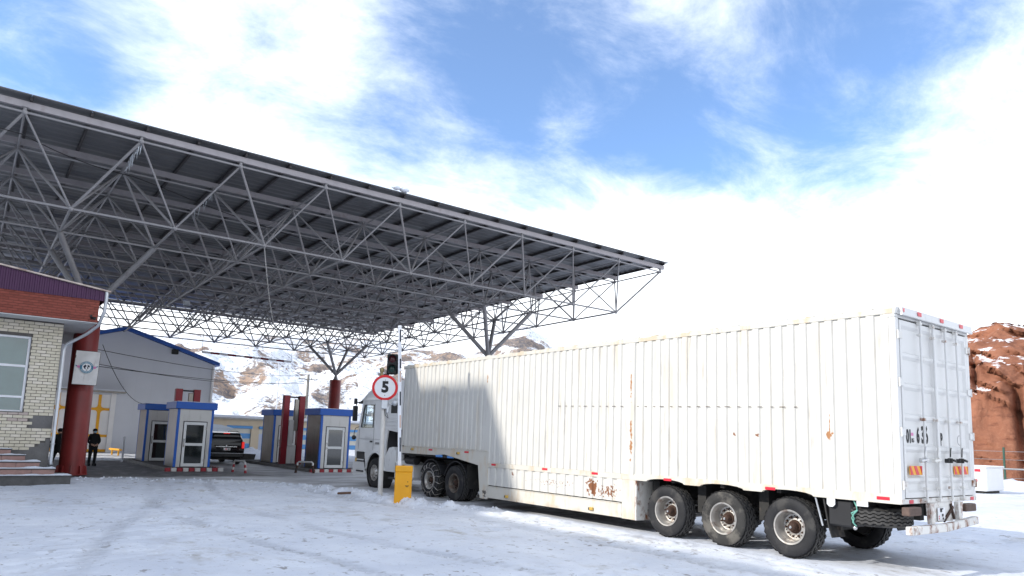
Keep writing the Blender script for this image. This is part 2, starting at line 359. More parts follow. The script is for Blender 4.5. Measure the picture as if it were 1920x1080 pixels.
    def ball(s, c, r, mi=0, nu=10, nv=6, sq=(1, 1, 1)):
        vs = [(c[0], c[1], c[2] - r * sq[2])]; fs = []
        for j in range(1, nv):
            t = -PI / 2 + PI * j / nv
            for k in range(nu):
                a = 2 * PI * k / nu
                vs.append((c[0] + r * sq[0] * math.cos(t) * math.cos(a), c[1] + r * sq[1] * math.cos(t) * math.sin(a), c[2] + r * sq[2] * math.sin(t)))
        vs.append((c[0], c[1], c[2] + r * sq[2])); top = len(vs) - 1
        for k in range(nu):
            fs.append((0, 1 + (k + 1) % nu, 1 + k)); fs.append((top, top - nu + k, top - nu + (k + 1) % nu))
            for j in range(nv - 2):
                a = 1 + j * nu; fs.append((a + k, a + (k + 1) % nu, a + nu + (k + 1) % nu, a + nu + k))
        return s.add(vs, fs, mi, True)
    def mesh(s, name, mats, off=(0, 0, 0), fix=True):
        me = bpy.data.meshes.new(name)
        o = Vector(off)
        me.from_pydata([tuple(Vector(v) - o) for v in s.v], [], s.f)
        if isinstance(mats, str): mats = [mats]
        for m in mats: me.materials.append(MATS[m])
        me.polygons.foreach_set('material_index', s.mi); me.polygons.foreach_set('use_smooth', s.sm)
        if fix:
            bm = bmesh.new(); bm.from_mesh(me); bmesh.ops.recalc_face_normals(bm, faces=bm.faces); bm.to_mesh(me); bm.free()
        if any(s.sm): me.set_sharp_from_angle(angle=math.radians(42))
        me.update()
        return me

def link(name, data, parent=None, loc=(0, 0, 0), rot=(0, 0, 0)):
    o = bpy.data.objects.new(name, data); COL.objects.link(o); o.location = loc; o.rotation_euler = rot
    if parent is not None: o.parent = parent
    return o
def root_off(parent):
    v = Vector((0, 0, 0)); p = parent
    while p is not None: v += p.location; p = p.parent
    return v
def part(name, mb, mats, parent, label=None, local=False):
    """a part given in world coordinates (or in its thing's own when local)"""
    off = (0, 0, 0) if local else root_off(parent)
    o = link(name, mb.mesh(name, mats, off), parent)
    if label: o['label'] = label
    return o
def thing(name, label, cat, loc=(0, 0, 0), rz=0, group=None):
    o = bpy.data.objects.new(name, None); COL.objects.link(o); o.empty_display_size = 0.2
    o.location = loc; o.rotation_euler = (0, 0, rz); o['label'] = label; o['category'] = cat
    if group: o['group'] = group
    return o
def single(name, mb, mats, label, cat, loc=(0, 0, 0), group=None):
    o = link(name, mb.mesh(name, mats, loc), None, loc); o['label'] = label; o['category'] = cat
    if group: o['group'] = group
    return o
def struct(name, mb, mats):
    o = link(name, mb.mesh(name, mats), None); o['kind'] = 'structure'; return o
def copy_tree(o, parent=None):
    c = o.copy(); COL.objects.link(c)
    if parent is not None: c.parent = parent
    for ch in list(o.children): copy_tree(ch, c)
    return c
def text_mb(txt, size, bold=0.0, depth=0.002, sx=1.0, mi=0):
    cu = bpy.data.curves.new('lettering', 'FONT'); cu.body = txt; cu.size = size; cu.offset = bold; cu.extrude = depth
    cu.align_x = 'CENTER'; cu.align_y = 'CENTER'; cu.resolution_u = 4
    ob = bpy.data.objects.new('lettering', cu); COL.objects.link(ob)
    dg = bpy.context.evaluated_depsgraph_get(); dg.update()
    me = bpy.data.meshes.new_from_object(ob.evaluated_get(dg))
    mb = MB(); mb.add([(v.co.x * sx, v.co.y, v.co.z) for v in me.vertices], [tuple(p.vertices) for p in me.polygons], mi)
    bpy.data.objects.remove(ob); bpy.data.meshes.remove(me); bpy.data.curves.remove(cu)
    return mb
def placed(mb, Mx):
    r = MB(); r.v = [tuple(Mx @ Vector(v)) for v in mb.v]; r.f = mb.f; r.mi = mb.mi; r.sm = mb.sm; return r
def facing_cam(p):   # text plane standing upright facing -Y at point p
    return Matrix.Translation(p) @ Matrix.Rotation(PI / 2, 4, 'X')
def sag(p, q, d, n=14):
    p = Vector(p); q = Vector(q)
    return [p.lerp(q, t / n) - Vector((0, 0, d * 4 * (t / n) * (1 - t / n))) for t in range(n + 1)]

# ------------------------------------------------------------------ noise (numpy)
_rng = np.random.RandomState(11); _PERM = _rng.permutation(512); _G = _rng.uniform(0, 2 * PI, 512)
def perlin(x, y):
    xi = np.floor(x).astype(int); yi = np.floor(y).astype(int); xf = x - xi; yf = y - yi
    def g(a, b, dx, dy):
        h = _G[(_PERM[(a + _PERM[b % 512]) % 512])]; return np.cos(h) * dx + np.sin(h) * dy
    u = xf ** 3 * (xf * (xf * 6 - 15) + 10); v = yf ** 3 * (yf * (yf * 6 - 15) + 10)
    n0 = g(xi, yi, xf, yf) * (1 - u) + g(xi + 1, yi, xf - 1, yf) * u
    n1 = g(xi, yi + 1, xf, yf - 1) * (1 - u) + g(xi + 1, yi + 1, xf - 1, yf - 1) * u
    return (n0 * (1 - v) + n1 * v) * 1.5
def fbm(x, y, o=5, g=0.5, l=2.03):
    s = 0; a = 1.0
    for k in range(o): s = s + a * perlin(x + 17.3 * k, y - 9.1 * k); x = x * l; y = y * l; a *= g
    return s
def ridged(x, y, o=5, g=0.5):
    s = 0; a = 1.0
    for k in range(o): s = s + a * (1 - np.abs(perlin(x + 31.7 * k, y + 5.3 * k)) * 1.6); x = x * 2.05; y = y * 2.05; a *= g
    return s
def sstep(a, b, x):
    t = np.clip((x - a) / (b - a), 0, 1); return t * t * (3 - 2 * t)
def grid_mesh(name, X, Y, Z, m, attrs=None):
    ny, nx = X.shape
    me = bpy.data.meshes.new(name)
    co = np.stack([X, Y, Z], -1).reshape(-1, 3).astype(np.float32)
    idx = np.arange(nx * ny).reshape(ny, nx)
    f = np.stack([idx[:-1, :-1], idx[:-1, 1:], idx[1:, 1:], idx[1:, :-1]], -1).reshape(-1, 4)
    me.vertices.add(len(co)); me.vertices.foreach_set('co', co.ravel())
    me.loops.add(f.size); me.loops.foreach_set('vertex_index', f.ravel().astype(np.int32))
    me.polygons.add(len(f)); me.polygons.foreach_set('loop_start', np.arange(0, f.size, 4, dtype=np.int32))
    me.polygons.foreach_set('use_smooth', np.ones(len(f), dtype=bool))
    me.update(calc_edges=True); me.validate()
    for k, v in (attrs or {}).items():
        a = me.attributes.new(k, 'FLOAT', 'POINT'); a.data.foreach_set('value', v.ravel().astype(np.float32))
    me.materials.append(m)
    return me

# ------------------------------------------------------------------ ground
BERM = [(-60, 29.6), (1.0, 29.3), (3.3, 28.9), (4.8, 28.5), (6.5, 27.4), (8.4, 26.2), (9.4, 23.6), (9.9, 20.3), (10.15, 18.3), (10.6, 16.6), (11.1, 15.0), (11.35, 12.5), (11.4, 8.0), (11.4, -20.0)]
def axis(lo, fine0, fine1, hi, d, g, mid=None):
    a = list(np.arange(fine0, fine1, d))
    x, s = fine1, d
    while x < hi: a.append(x); s *= g; x += s
    b = []; x, s = fine0 - d, d
    while x > lo: b.append(x); s *= g; x -= s
    return np.array(b[::-1] + a)
def build_ground():
    xs = axis(-2500, -0.5, 17.5, 3000, 0.055, 1.035); ys = axis(-900, 3.2, 23.0, 3000, 0.055, 1.028)
    X, Y = np.meshgrid(xs, ys)
    best = np.full(X.shape, 1e9); sgn = np.zeros(X.shape)
    for (ax, ay), (bx, by) in zip(BERM[:-1], BERM[1:]):
        dx, dy = bx - ax, by - ay; L2 = dx * dx + dy * dy
        t = np.clip(((X - ax) * dx + (Y - ay) * dy) / L2, 0, 1)
        ex, ey = X - ax - t * dx, Y - ay - t * dy; d = np.hypot(ex, ey)
        s = np.sign(dx * ey - dy * ex); k = d < best
        best = np.where(k, d, best); sgn = np.where(k, s, sgn)
    wob = fbm(X * 0.9, Y * 0.9, 4) * 0.35
    D = best * sgn + wob                                     # >0 on the road side
    far = np.hypot(X - 8, Y - 15)
    road = sstep(-0.5, 1.3, D + 0.35 * fbm(X * 3, Y * 3, 4)) * (1 - sstep(41, 46, Y)) * (1 - sstep(22, 30, X)) * sstep(9, 16, Y)
    asph = sstep(28.9, 30.2, Y + wob * 1.4) * (1 - sstep(8.8, 12.5, X + wob * 2 + (Y - 32) * 0.25)) * (1 - sstep(42.5, 44, Y + wob)) * sstep(-14, -10, X)
    near = 1 - sstep(25, 60, far)
    open_ = 1 - road
    und = fbm(X * 0.32, Y * 0.32, 3) * 0.035 * (1 - sstep(80, 200, far))
    calmw = 0.25 + 0.75 * sstep(-.25, .35, fbm(X * 0.22 + 2, Y * 0.22 + 7, 3))
    lump = calmw * fbm(X * 1.7 + 5, Y * 1.7, 5, 0.55) * 0.022 * near
    tread = -calmw * np.clip(perlin(X * 2.6 + 3, Y * 4.2) - 0.28, 0, 1) * 0.10 * near      # trodden hollows
    rut = np.zeros_like(X)
    for x0_, amp, ph, w_ in ((9.3, .5, .2, .17), (10.9, .35, .9, .2), (7.0, 1.3, 2.0, .16), (5.2, 1.3, 2.0, .16), (3.4, 2.2, 3.4, .18), (12.4, .1, 0, .2), (13.8, .1, 0, .2)):
        c_ = x0_ + amp * np.sin(Y * .16 + ph) + .12 * fbm(Y * .7 + x0_, Y * 0 + x0_, 2)
        rut += np.exp(-((X - c_) / w_) ** 4) * (0.030 + 0.012 * np.sign(np.sin(Y * 26 + np.abs(X - c_) * 22)) * (np.abs(X - c_) < w_)) * np.clip(fbm(X * .35 + 8, Y * .35, 3) + .62, 0, 1)
    rut *= near
    bh = np.interp(Y, [8, 12.5, 15, 17, 20, 23, 26, 28.5, 30], [0, 0.02, 0.07, 0.14, 0.16, 0.11, 0.05, 0.05, 0.05])
    ber = np.exp(-((D + 0.25) / 0.42) ** 2) * bh * (1.0 + 0.9 * fbm(X * 2.3, Y * 2.3, 5, 0.62)) * near
    ber = np.where(X < 3.3, ber * sstep(2.6, 3.3, X), ber)
    Z = und * open_ * sstep(0, 0.8, -D + 0.4) + (lump + tread) * (0.12 + 0.88 * open_) - rut * (0.3 + 0.7 * open_) + ber
    Z = Z * (1 - asph * 0.9)
    calm = sstep(11.2, 12.2, X) * (1 - sstep(14.6, 16, X)) * sstep(3.5, 5, Y)          # packed flat under the trailer wheels
    Z = Z * (1 - calm * 0.85) + 0.008 * calm
    # ploughed berm far right by the fence
    Z += np.exp(-((X - 47 + (Y - 17) * 0.35) / 1.6) ** 2) * sstep(10, 14, Y) * (1 - sstep(24, 30, Y)) * (0.55 + 0.35 * fbm(X * .5, Y * .5, 4))
    Z += np.exp(-((Y - 57.5) / 1.2) ** 2) * sstep(16, 18, X) * (1 - sstep(34, 36, X)) * (0.4 + 0.3 * fbm(X * .7, Y * .7, 3))
    # worn lane on the far right
    lane = sstep(20, 26, X) * np.clip(fbm(X * 0.09 + 40, Y * 0.5, 4) + 0.1, 0, 1) * (1 - sstep(60, 90, X))
    m = bpy.data.materials.new('snow_ground'); m.use_nodes = True
    nt = m.node_tree; N = nt.nodes; Lk = nt.links; p = N['Principled BSDF']
    geo = N.new('ShaderNodeNewGeometry'); pos = geo.outputs['Position']
    def noise(sc, det=6, st=(1, 1, 1), rough=.6, rot=0):
        mp = N.new('ShaderNodeMapping'); mp.inputs['Scale'].default_value = st; mp.inputs['Rotation'].default_value = (0, 0, rot); Lk.new(pos, mp.inputs[0])
        n = N.new('ShaderNodeTexNoise'); n.inputs['Scale'].default_value = sc; n.inputs['Detail'].default_value = det; n.inputs['Roughness'].default_value = rough
        Lk.new(mp.outputs[0], n.inputs['Vector']); return n.outputs[0]
    def rng(v, a, b, c=0.0, d=1.0):
        r = N.new('ShaderNodeMapRange'); r.inputs[1].default_value = a; r.inputs[2].default_value = b; r.inputs[3].default_value = c; r.inputs[4].default_value = d
        Lk.new(v, r.inputs[0]); return r.outputs[0]
    def attr(k):
        a = N.new('ShaderNodeAttribute'); a.attribute_name = k; return a.outputs['Fac']
    def mth(op, a, b):
        q = N.new('ShaderNodeMath'); q.operation = op
        for k, v in enumerate((a, b)):
            if isinstance(v, (int, float)): q.inputs[k].default_value = v
            else: Lk.new(v, q.inputs[k])
        return q.outputs[0]
    def mixc(f, a, b):
        k = N.new('ShaderNodeMix'); k.data_type = 'RGBA'; Lk.new(f, k.inputs[0])
        for i, c in ((6, a), (7, b)):
            if isinstance(c, tuple): k.inputs[i].default_value = (*c, 1)
            else: Lk.new(c, k.inputs[i])
        return k.outputs[2]
    snow = mixc(rng(noise(0.7, 6), .35, .65), (0.56, 0.59, 0.655), (0.67, 0.695, 0.745))
    road_c = mixc(rng(noise(1.1, 8, (0.45, 1.4, 1), .62, math.radians(35)), .40, .60), (0.34, 0.335, 0.34), (0.58, 0.59, 0.61))
    asp_c = mixc(rng(noise(2.2, 8), .48, .72), (0.082, 0.079, 0.080), (0.24, 0.235, 0.235))
    dust = mixc(rng(noise(3.2, 8, (1, 1, 1), .68), .56, .70, 0, .40), snow, (0.52, 0.50, 0.47))
    # footprints, grit and frozen clods scattered over the snow
    sp = mth('MULTIPLY', rng(noise(5.5, 7, (1.0, 0.7, 1), .60), .585, .65), rng(noise(0.55, 3), .36, .58, 0.1, 1))
    dust = mixc(mth('MULTIPLY', sp, 0.70), dust, (0.15, 0.125, 0.10))
    dust = mixc(mth('MULTIPLY', attr('rut'), .65), dust, (0.36, 0.37, 0.40))
    sp2 = rng(noise(17, 4, (1, 1, 1), .5), .66, .71)
    dust = mixc(mth('MULTIPLY', sp2, 0.55), dust, (0.16, 0.13, 0.10))
    dust = mixc(mth('MULTIPLY', rng(noise(0.45, 5, (1, .6, 1)), .52, .66), rng(noise(2.6, 8, (1, .6, 1), .7), .48, .62)), dust, (0.40, 0.385, 0.365))
    c = mixc(attr('road'), dust, road_c)
    c = mixc(attr('asphalt'), c, asp_c)
    c = mixc(mth('MULTIPLY', attr('lane'), .5), c, (0.45, 0.45, 0.46))
    Lk.new(c, p.inputs['Base Color']); p.inputs['Roughness'].default_value = 0.62; p.inputs['Specular IOR Level'].default_value = 0.3
    b1 = N.new('ShaderNodeBump'); b1.inputs['Strength'].default_value = 0.40; b1.inputs['Distance'].default_value = 0.035
    Lk.new(mth('ADD', noise(7, 8, (1, 1, 1), .65), mth('MULTIPLY', noise(38, 4), .25)), b1.inputs['Height']); Lk.new(b1.outputs[0], p.inputs['Normal'])
    me = grid_mesh('snow_ground', X, Y, Z, m, {'rut': np.clip(rut * 30, 0, 1), 'road': road, 'asphalt': asph, 'lane': lane})
    o = link('snow_ground', me); o['kind'] = 'structure'
build_ground()

# ------------------------------------------------------------------ mountains
def rockmat(name, kind):
    m = bpy.data.materials.new(name); m.use_nodes = True
    nt = m.node_tree; N = nt.nodes; L = nt.links; p = N['Principled BSDF']
    geo = N.new('ShaderNodeNewGeometry'); pos = geo.outputs['Position']
    def noise(sc, det=8, st=(1, 1, 1), rough=.62, dis=0):
        mp = N.new('ShaderNodeMapping'); mp.inputs['Scale'].default_value = st; L.new(pos, mp.inputs[0])
        n = N.new('ShaderNodeTexNoise'); n.inputs['Scale'].default_value = sc; n.inputs['Detail'].default_value = det
        n.inputs['Roughness'].default_value = rough; n.inputs['Distortion'].default_value = dis
        L.new(mp.outputs[0], n.inputs['Vector']); return n.outputs[0]
    def rng(v, a, b, c=0.0, d=1.0):
        r = N.new('ShaderNodeMapRange'); r.inputs[1].default_value = a; r.inputs[2].default_value = b; r.inputs[3].default_value = c; r.inputs[4].default_value = d
        L.new(v, r.inputs[0]); return r.outputs[0]
    def mth(op, a, b):
        q = N.new('ShaderNodeMath'); q.operation = op
        for k, v in enumerate((a, b)):
            if isinstance(v, (int, float)): q.inputs[k].default_value = v
            else: L.new(v, q.inputs[k])
        return q.outputs[0]
    def mixc(f, a, b):
        k = N.new('ShaderNodeMix'); k.data_type = 'RGBA'; L.new(f, k.inputs[0])
        for i, c in ((6, a), (7, b)):
            if isinstance(c, tuple): k.inputs[i].default_value = (*c, 1)
            else: L.new(c, k.inputs[i])
        return k.outputs[2]
    sep = N.new('ShaderNodeSeparateXYZ'); L.new(geo.outputs['Normal'], sep.inputs[0])
    at = N.new('ShaderNodeAttribute'); at.attribute_name = 'rock'; ra = at.outputs['Fac']
    if kind == 'snowy':
        tan = mixc(rng(noise(0.05), .40, .56), (0.29, 0.205, 0.155), (0.15, 0.145, 0.15))
        tan = mixc(rng(noise(0.9), .35, .7), tan, (0.37, 0.275, 0.21))
        f = mth('ADD', mth('MULTIPLY', ra, 0.92), mth('ADD', mth('MULTIPLY', noise(0.28, 9, (1, 1, 1.8), .72, 1.0), 1.3), mth('MULTIPLY', sep.outputs[2], -0.55)))
        c = mixc(rng(f, .46, .57), (0.80, 0.82, 0.86), tan)
        sp = mth('ADD', noise(0.9, 7, (1, 1, 1.4), .70), mth('MULTIPLY', ra, .12))
        c = mixc(rng(sp, .565, .63, 0, .85), c, (0.13, 0.125, 0.135))
    else:
        red = mixc(rng(noise(0.25), .38, .62), (0.30, 0.128, 0.075), (0.20, 0.083, 0.050))
        red = mixc(rng(noise(1.1, 8, (0.6, 0.6, 2.2)), .55, .66, 0, .7), red, (0.13, 0.05, 0.033))
        red = mixc(rng(noise(4.0), .5, .75, 0, .5), red, (0.36, 0.18, 0.11))
        f = mth('ADD', sep.outputs[2], mth('MULTIPLY', mth('SUBTRACT', noise(0.55, 9, (1, 1, 1), .7), .5), 0.9))
        f = mth('ADD', f, mth('MULTIPLY', ra, 0.5))
        c = mixc(rng(f, .82, .92), red, (0.82, 0.83, 0.86))
    L.new(c, p.inputs['Base Color']); p.inputs['Roughness'].default_value = 0.9; p.inputs['Specular IOR Level'].default_value = 0.15
    b = N.new('ShaderNodeBump'); b.inputs['Strength'].default_value = 0.9; b.inputs['Distance'].default_value = 1.0 if kind == 'snowy' else 0.25
    L.new(noise(0.5 if kind == 'snowy' else 1.8, 9), b.inputs['Height']); L.new(b.outputs[0], p.inputs['Normal'])
    return m
def build_mountain():
    az = np.radians(np.linspace(-40, 118, 640)); r = np.linspace(105, 460, 240)
    A, Rr = np.meshgrid(az, r)
    deg = np.degrees(A)
    tab = np.array([(-40, .10), (0, .105), (12, .118), (18, .124), (26, .130), (30.4, .117), (34, .134), (37, .152), (38.3, .158), (40.4, .139), (44.6, .128), (50, .115), (58, .085), (70, .06), (90, .08), (118, .10)])
    te = np.interp(deg, tab[:, 0], tab[:, 1])
    rr = 300 + 25 * np.sin(deg * 0.35)
    s = np.clip((Rr - 112) / (rr - 112), 0, 1); s = s ** 1.12
    beyond = sstep(0, 160, Rr - rr)
    U, V = A * 260, Rr
    rd = ridged(U / 42 + 3, V / 60, 6, 0.55) - 1.0
    fine = fbm(U / 9, V / 9, 5, 0.6)
    h = (te * rr + 1.9) * s + (rd * 9.0) * s * (1 - s) * 2.2 * (1 - beyond) + fine * 0.9 * sstep(0, .08, s) * (1 - 0.6 * s) - beyond * 8
    h = np.where(Rr < 113, -0.4, h)
    rock = np.clip(0.30 + 0.42 * fbm(U / 20 + 9, V / 34 + 2, 5, 0.62) - 0.15 * fbm(U / 70, V / 70, 3), -0.2, 1)
    me = grid_mesh('snowy_mountains', np.sin(A) * Rr, np.cos(A) * Rr, h, rockmat('mountain_rock', 'snowy'), {'rock': rock})
    o = link('snowy_mountains', me); o['kind'] = 'structure'
build_mountain()
def build_red_hill():
    az = np.radians(np.linspace(54, 108, 420)); r = np.concatenate([np.linspace(58, 92, 230), np.linspace(92.5, 150, 60)])
    A, Rr = np.meshgrid(az, r); deg = np.degrees(A)
    tab = np.array([(54, .0), (60, .05), (66, .100), (69, .130), (70.2, .139), (71, .147), (71.9, .151), (73.3, .143), (76, .150), (82, .16), (90, .10), (100, .03), (108, 0)])
    te = np.interp(deg, tab[:, 0], tab[:, 1]); rr = 86
    U = A * 70; V = Rr
    wob = fbm(U / 7, V * 0 + 3.3, 4) * 2.2
    t = np.clip((Rr + wob - 61) / (rr - 61), 0, 1.0)
    s = np.interp(t, [0, .12, .22, .34, .50, .75, 1.0], [0, .20, .42, .58, .74, .92, 1.0])
    top = te * rr + 1.9 * sstep(0, .05, te)
    h = top * s
    env = np.sin(np.clip(t, 0, 1) * PI) ** .5 * sstep(0, .05, te)
    h = h + (ridged(U / 5.2, V / 6 + 7, 6, 0.5) - 1.1) * 0.75 * env + fbm(U / 1.3, V / 1.3, 5, .6) * 0.16 * env
    h = h - sstep(0, 50, Rr - rr) * 6 * sstep(0, .05, te)
    h = np.where(Rr < 60.5, -0.3, h)
    # strata dipping to the right, each bed standing out by its own amount
    U0 = np.radians(71.0) * 70
    q = (h + (U - U0) * 0.50 + fbm(U / 4, h / 3, 4) * 0.55) / 1.25
    bed = np.floor(q).astype(int); fr = q - bed
    amp = _rng.uniform(0.1, 1.0, 512)[bed % 512]
    saw = (1 - fr) * amp * (0.6 + 0.6 * np.clip(fbm(U / 3 + 5, h / 5, 3) + .4, 0, 1.5))
    block = np.clip(perlin(U / 1.9 + bed * 7.3, h * 0.45), -.6, .6) * .8
    gul = np.exp(-((deg - 72.75 - 0.05 * (6 - h)) / 0.28) ** 2) * (1 - sstep(5.5, 8.0, h)) + 0.6 * np.exp(-((deg - 70.75 + .03 * h) / 0.14) ** 2) * (1 - sstep(9, 11, h)) * sstep(6, 8, h)
    Rr = Rr - (saw * 1.5 + block) * env + gul * 3.2 * env
    led = sstep(.80, .95, fr) * (amp > .45) * np.clip(fbm(U / 2.2, h / 1.5 + 9, 4) * 2.0 + .30, 0, 1)
    snow = led * 0.48 + sstep(0.74, 0.98, t) * (0.14 + 0.5 * sstep(71.2, 73, deg)) + 0.22 * np.clip(fbm(U / 5 + 4, h / 1.6, 4), -1, 1) - 0.22
    me = grid_mesh('red_rock_hill', np.sin(A) * Rr, np.cos(A) * Rr, h, rockmat('red_rock', 'red'), {'rock': snow})
    o = link('red_rock_hill', me); o['kind'] = 'structure'
build_red_hill()

# ------------------------------------------------------------------ canopy (space frame)
CX0, CY0, CA, CB = 28.015, 24.303, 3.065, 3.291
NB = 10
def TN(i, j): return Vector((CX0 - CA * i, CY0 + CB * j, 10.754 + 0.003 * i - 0.040 * j))
def BN(i, j): return Vector((CX0 - CA * (i + .5), CY0 + CB * (j + .5), 8.600 + 0.003 * i - 0.040 * j))
CAMP = Vector((0, 0, CAMH))
def build_canopy():
    root = thing('canopy', 'huge grey steel space-frame canopy roof over the border checkpoint lanes', 'canopy', (CX0 - CA * 5, CY0 + CB * 5, 0))
    off = Vector(root.location)
    unit = {}
    def strut(name, p, q, r, m='steel_paint'):
        key = (name, round(r, 3), m)
        if key not in unit:
            mb = MB(); mb.tube((0, 0, -.5), (0, 0, .5), r, 8); unit[key] = mb.mesh(name, m)
        o = bpy.data.objects.new(name, unit[key]); COL.objects.link(o); o.parent = root
        d = q - p
        o.rotation_mode = 'QUATERNION'; o.rotation_quaternion = d.to_track_quat('Z', 'Y')
        o.location = (p + q) / 2 - off; o.scale = (1, 1, d.length); return o
    for j in range(NB + 1):
        for i in range(NB + 1):
            if i < NB: strut('top_chord', TN(i, j), TN(i + 1, j), .036)
            if j < NB: strut('top_chord', TN(i, j), TN(i, j + 1), .035)
    for j in range(NB):
        for i in range(NB):
            if i < NB - 1: strut('bottom_chord', BN(i, j), BN(i + 1, j), .042)
            if j < NB - 1: strut('bottom_chord', BN(i, j), BN(i, j + 1), .044)
    dg = []
    for j in range(NB):
        for i in range(NB):
            for a in (0, 1):
                for b in (0, 1): dg.append((BN(i, j), TN(i + a, j + b), j + i * .01))
    dg.sort(key=lambda t: ((t[0] + t[1]) / 2 - CAMP).length)
    for k, (p, q, _) in enumerate(dg[:300]):
        strut('diagonal', p, q, .032 + .012 * ((k * 7) % 3 == 0))
    rest = MB()
    for p, q, _ in dg[300:]: rest.tube(p, q, .043, 7)
    o = part('far_diagonals', rest, 'steel_paint', root); o['kind'] = 'stuff'
    nm = MB(); nm.ball((0, 0, 0), .085, 0, 8, 6); nm = nm.mesh('node_ball', 'steel_paint')
    st = MB(); st.tube((0, 0, 0), (0, 0, .15), .05, 8); st.box(-.09, .09, -.09, .09, .135, .15); st = st.mesh('stub_post', 'steel_paint')
    for j in range(NB + 1):
        for i in range(NB + 1):
            link('node_ball', nm, root, TN(i, j) - off); link('stub_post', st, root, TN(i, j) - off)
            if i < NB and j < NB: link('node_ball', nm, root, BN(i, j) - off)
    # channel beams along each row, purlins across them, sheeting above
    xr, xl = CX0 + .25, CX0 - CA * NB - .25
    for j in range(NB + 1):
        z = TN(0, j).z + .15; y = CY0 + CB * j
        mb = MB(); mb.box(xl, xr, y - .055, y - .045, z + .003, z + .20); mb.box(xl, xr, y - .044, y + .055, z + .003, z + .012); mb.box(xl, xr, y - .044, y + .055, z + .19, z + .199)
        part('roof_beam', mb, 'beam_paint', root)
    ya, yb = CY0 - .30, CY0 + CB * NB + .35
    def zt(y): return 10.754 + .15 + .203 - .040 * (y - CY0) / CB
    px = [CX0 + .12 - CA * k / 2 for k in range(2 * NB + 1)]
    for x in px:
        mb = MB(); mb.beam((x, ya + .12, zt(ya + .12) + .055), (x, yb - .1, zt(yb - .1) + .055), .07, .11); part('purlin', mb, 'purlin_paint', root)
    xe = [xr + .12] + px[1:-1] + [xl - .12]
    for a, b in zip(xe[:-1], xe[1:]):
        mb = MB(); n = 6; vs = []; fs = []
        # trapezoidal sheet, ribs running with the purlins' spans
        ny = 160; pts = []
        for k in range(ny + 1):
            y = ya + (yb - ya) * k / ny
            pts.append((y, zt(y) + .113 + (.022 if k % 2 else 0)))
        for y, z in pts: vs += [(a - .003, y, z), (b + .003, y, z)]
        for k in range(ny): fs.append((2 * k, 2 * k + 1, 2 * k + 3, 2 * k + 2))
        o0 = len(vs)
        for y, z in ((ya, zt(ya) + .14), (yb, zt(yb) + .14)): vs += [(a - .003, y, z), (b + .003, y, z)]
        fs.append((o0, o0 + 1, o0 + 3, o0 + 2)); fs.append((0, 1, o0 + 1, o0)); fs.append((2 * ny, 2 * ny + 1, o0 + 3, o0 + 2))
        for e in (0, 1): fs.append(tuple([2 * k + e for k in range(ny + 1)] + [o0 + 2 + e, o0 + e]))
        mb.add(vs, fs); part('roof_panel', mb, 'roof_sheet', root)
    # columns with four branches each
    for (i, j) in ((8, 2), (2, 2), (2, 8), (8, 8)):
        x, y = CX0 - CA * i - (.17 if (i, j) == (8, 2) else 0), CY0 + CB * j
        mb = MB(); mb.lathe([(0.0, .0), (0.0, .42), (5.72, .42), (5.75, .405), (5.75, .0)], 40, 0, 'z', (x, y, 0))
        for zz in (1.55, 3.1, 4.65): mb.lathe([(zz - .012, .421), (zz - .006, .424), (zz + .006, .424), (zz + .012, .421)], 40, 0, 'z', (x, y, 0))
        col = part('column', mb, 'column_red', root)
        bp = MB(); bp.lathe([(0.0, .0), (0.0, .53), (.035, .53), (.035, .425)], 32, 0, 'z', (x, y, .02))
        part('base_plate', bp, 'column_red', col)
        for k in range(10):
            g = MB(); a = 2 * PI * k / 10 + .2
            g.prism([(.417, .055), (.525, .055), (.525, .12), (.49, .34), (.417, .36)], 'y', -.02, .02)
            part('gusset', placed(g, Matrix.Translation((x, y, 0)) @ Matrix.Rotation(a, 4, 'Z')), 'column_red', col)
        cp = MB(); cp.lathe([(5.752, .0), (5.752, .20), (6.10, .085), (6.24, .085), (6.26, .0)], 20, 0, 'z', (x, y, 0)); part('cap_cone', cp, 'steel_paint', col)
        for (a, b) in ((i - 1, j - 1), (i, j - 1), (i - 1, j), (i, j)):
            mb = MB(); mb.tube((x, y, 6.16), BN(a, b), .105, 12); part('branch', mb, 'steel_paint', col)
    # icicles under the third node from the left, a snow lump on the eave
    ic = MB()
    for k in range(26):
        p = TN(8, 0).lerp(TN(8, 1), random.random() * .9) if k < 18 else TN(7, 1).lerp(TN(7, 2), random.random())
        L = random.uniform(.1, .5); ic.tube(p + Vector((random.uniform(-.05, .05), 0, -.04)), p + Vector((random.uniform(-.04, .04), 0, -.04 - L)), .018, 5, 0, .002)
    o = part('icicles', ic, 'ice', root); o['kind'] = 'stuff'
    return root
CANOPY = build_canopy()

# ------------------------------------------------------------------ buildings off to the left whose shade lies over the yard
def block(name, label, x0, x1, y0, y1, h, face):
    root = thing(name, label, 'building', ((x0 + x1) / 2, (y0 + y1) / 2, 0))
    mb = MB(); mb.box(x0, x1, y0, y1, -.1, h); part('wall', mb, 'stucco', root)
    mb = MB(); mb.box(x0 - .25, x1 + .25, y0 - .25, y1 + .25, h + .003, h + .35); part('roof', mb, 'snow', root)
    fr = None
    nf = int(h // 3.4); n = int((y1 - y0) // 3.2)
    wm = MB(); wm.box(-.06, .03, -.75, .75, -.8, .8); wm = wm.mesh('window', 'frame_white')
    pm = MB(); pm.box(.031, .035, -.68, .68, -.73, .73); pm = pm.mesh('pane', 'office_glass')
    for f in range(nf):
        for k in range(n):
            w = link('window', wm, root, (x1 - (x0 + x1) / 2, y0 + 1.6 + k * 3.2 - (y0 + y1) / 2, 1.9 + f * 3.3)); link('pane', pm, w)
block('office_block', 'tall stucco office block beyond the left edge of the yard', -46.0, -27.8, 28.5, 57.0, 26.95, 1)
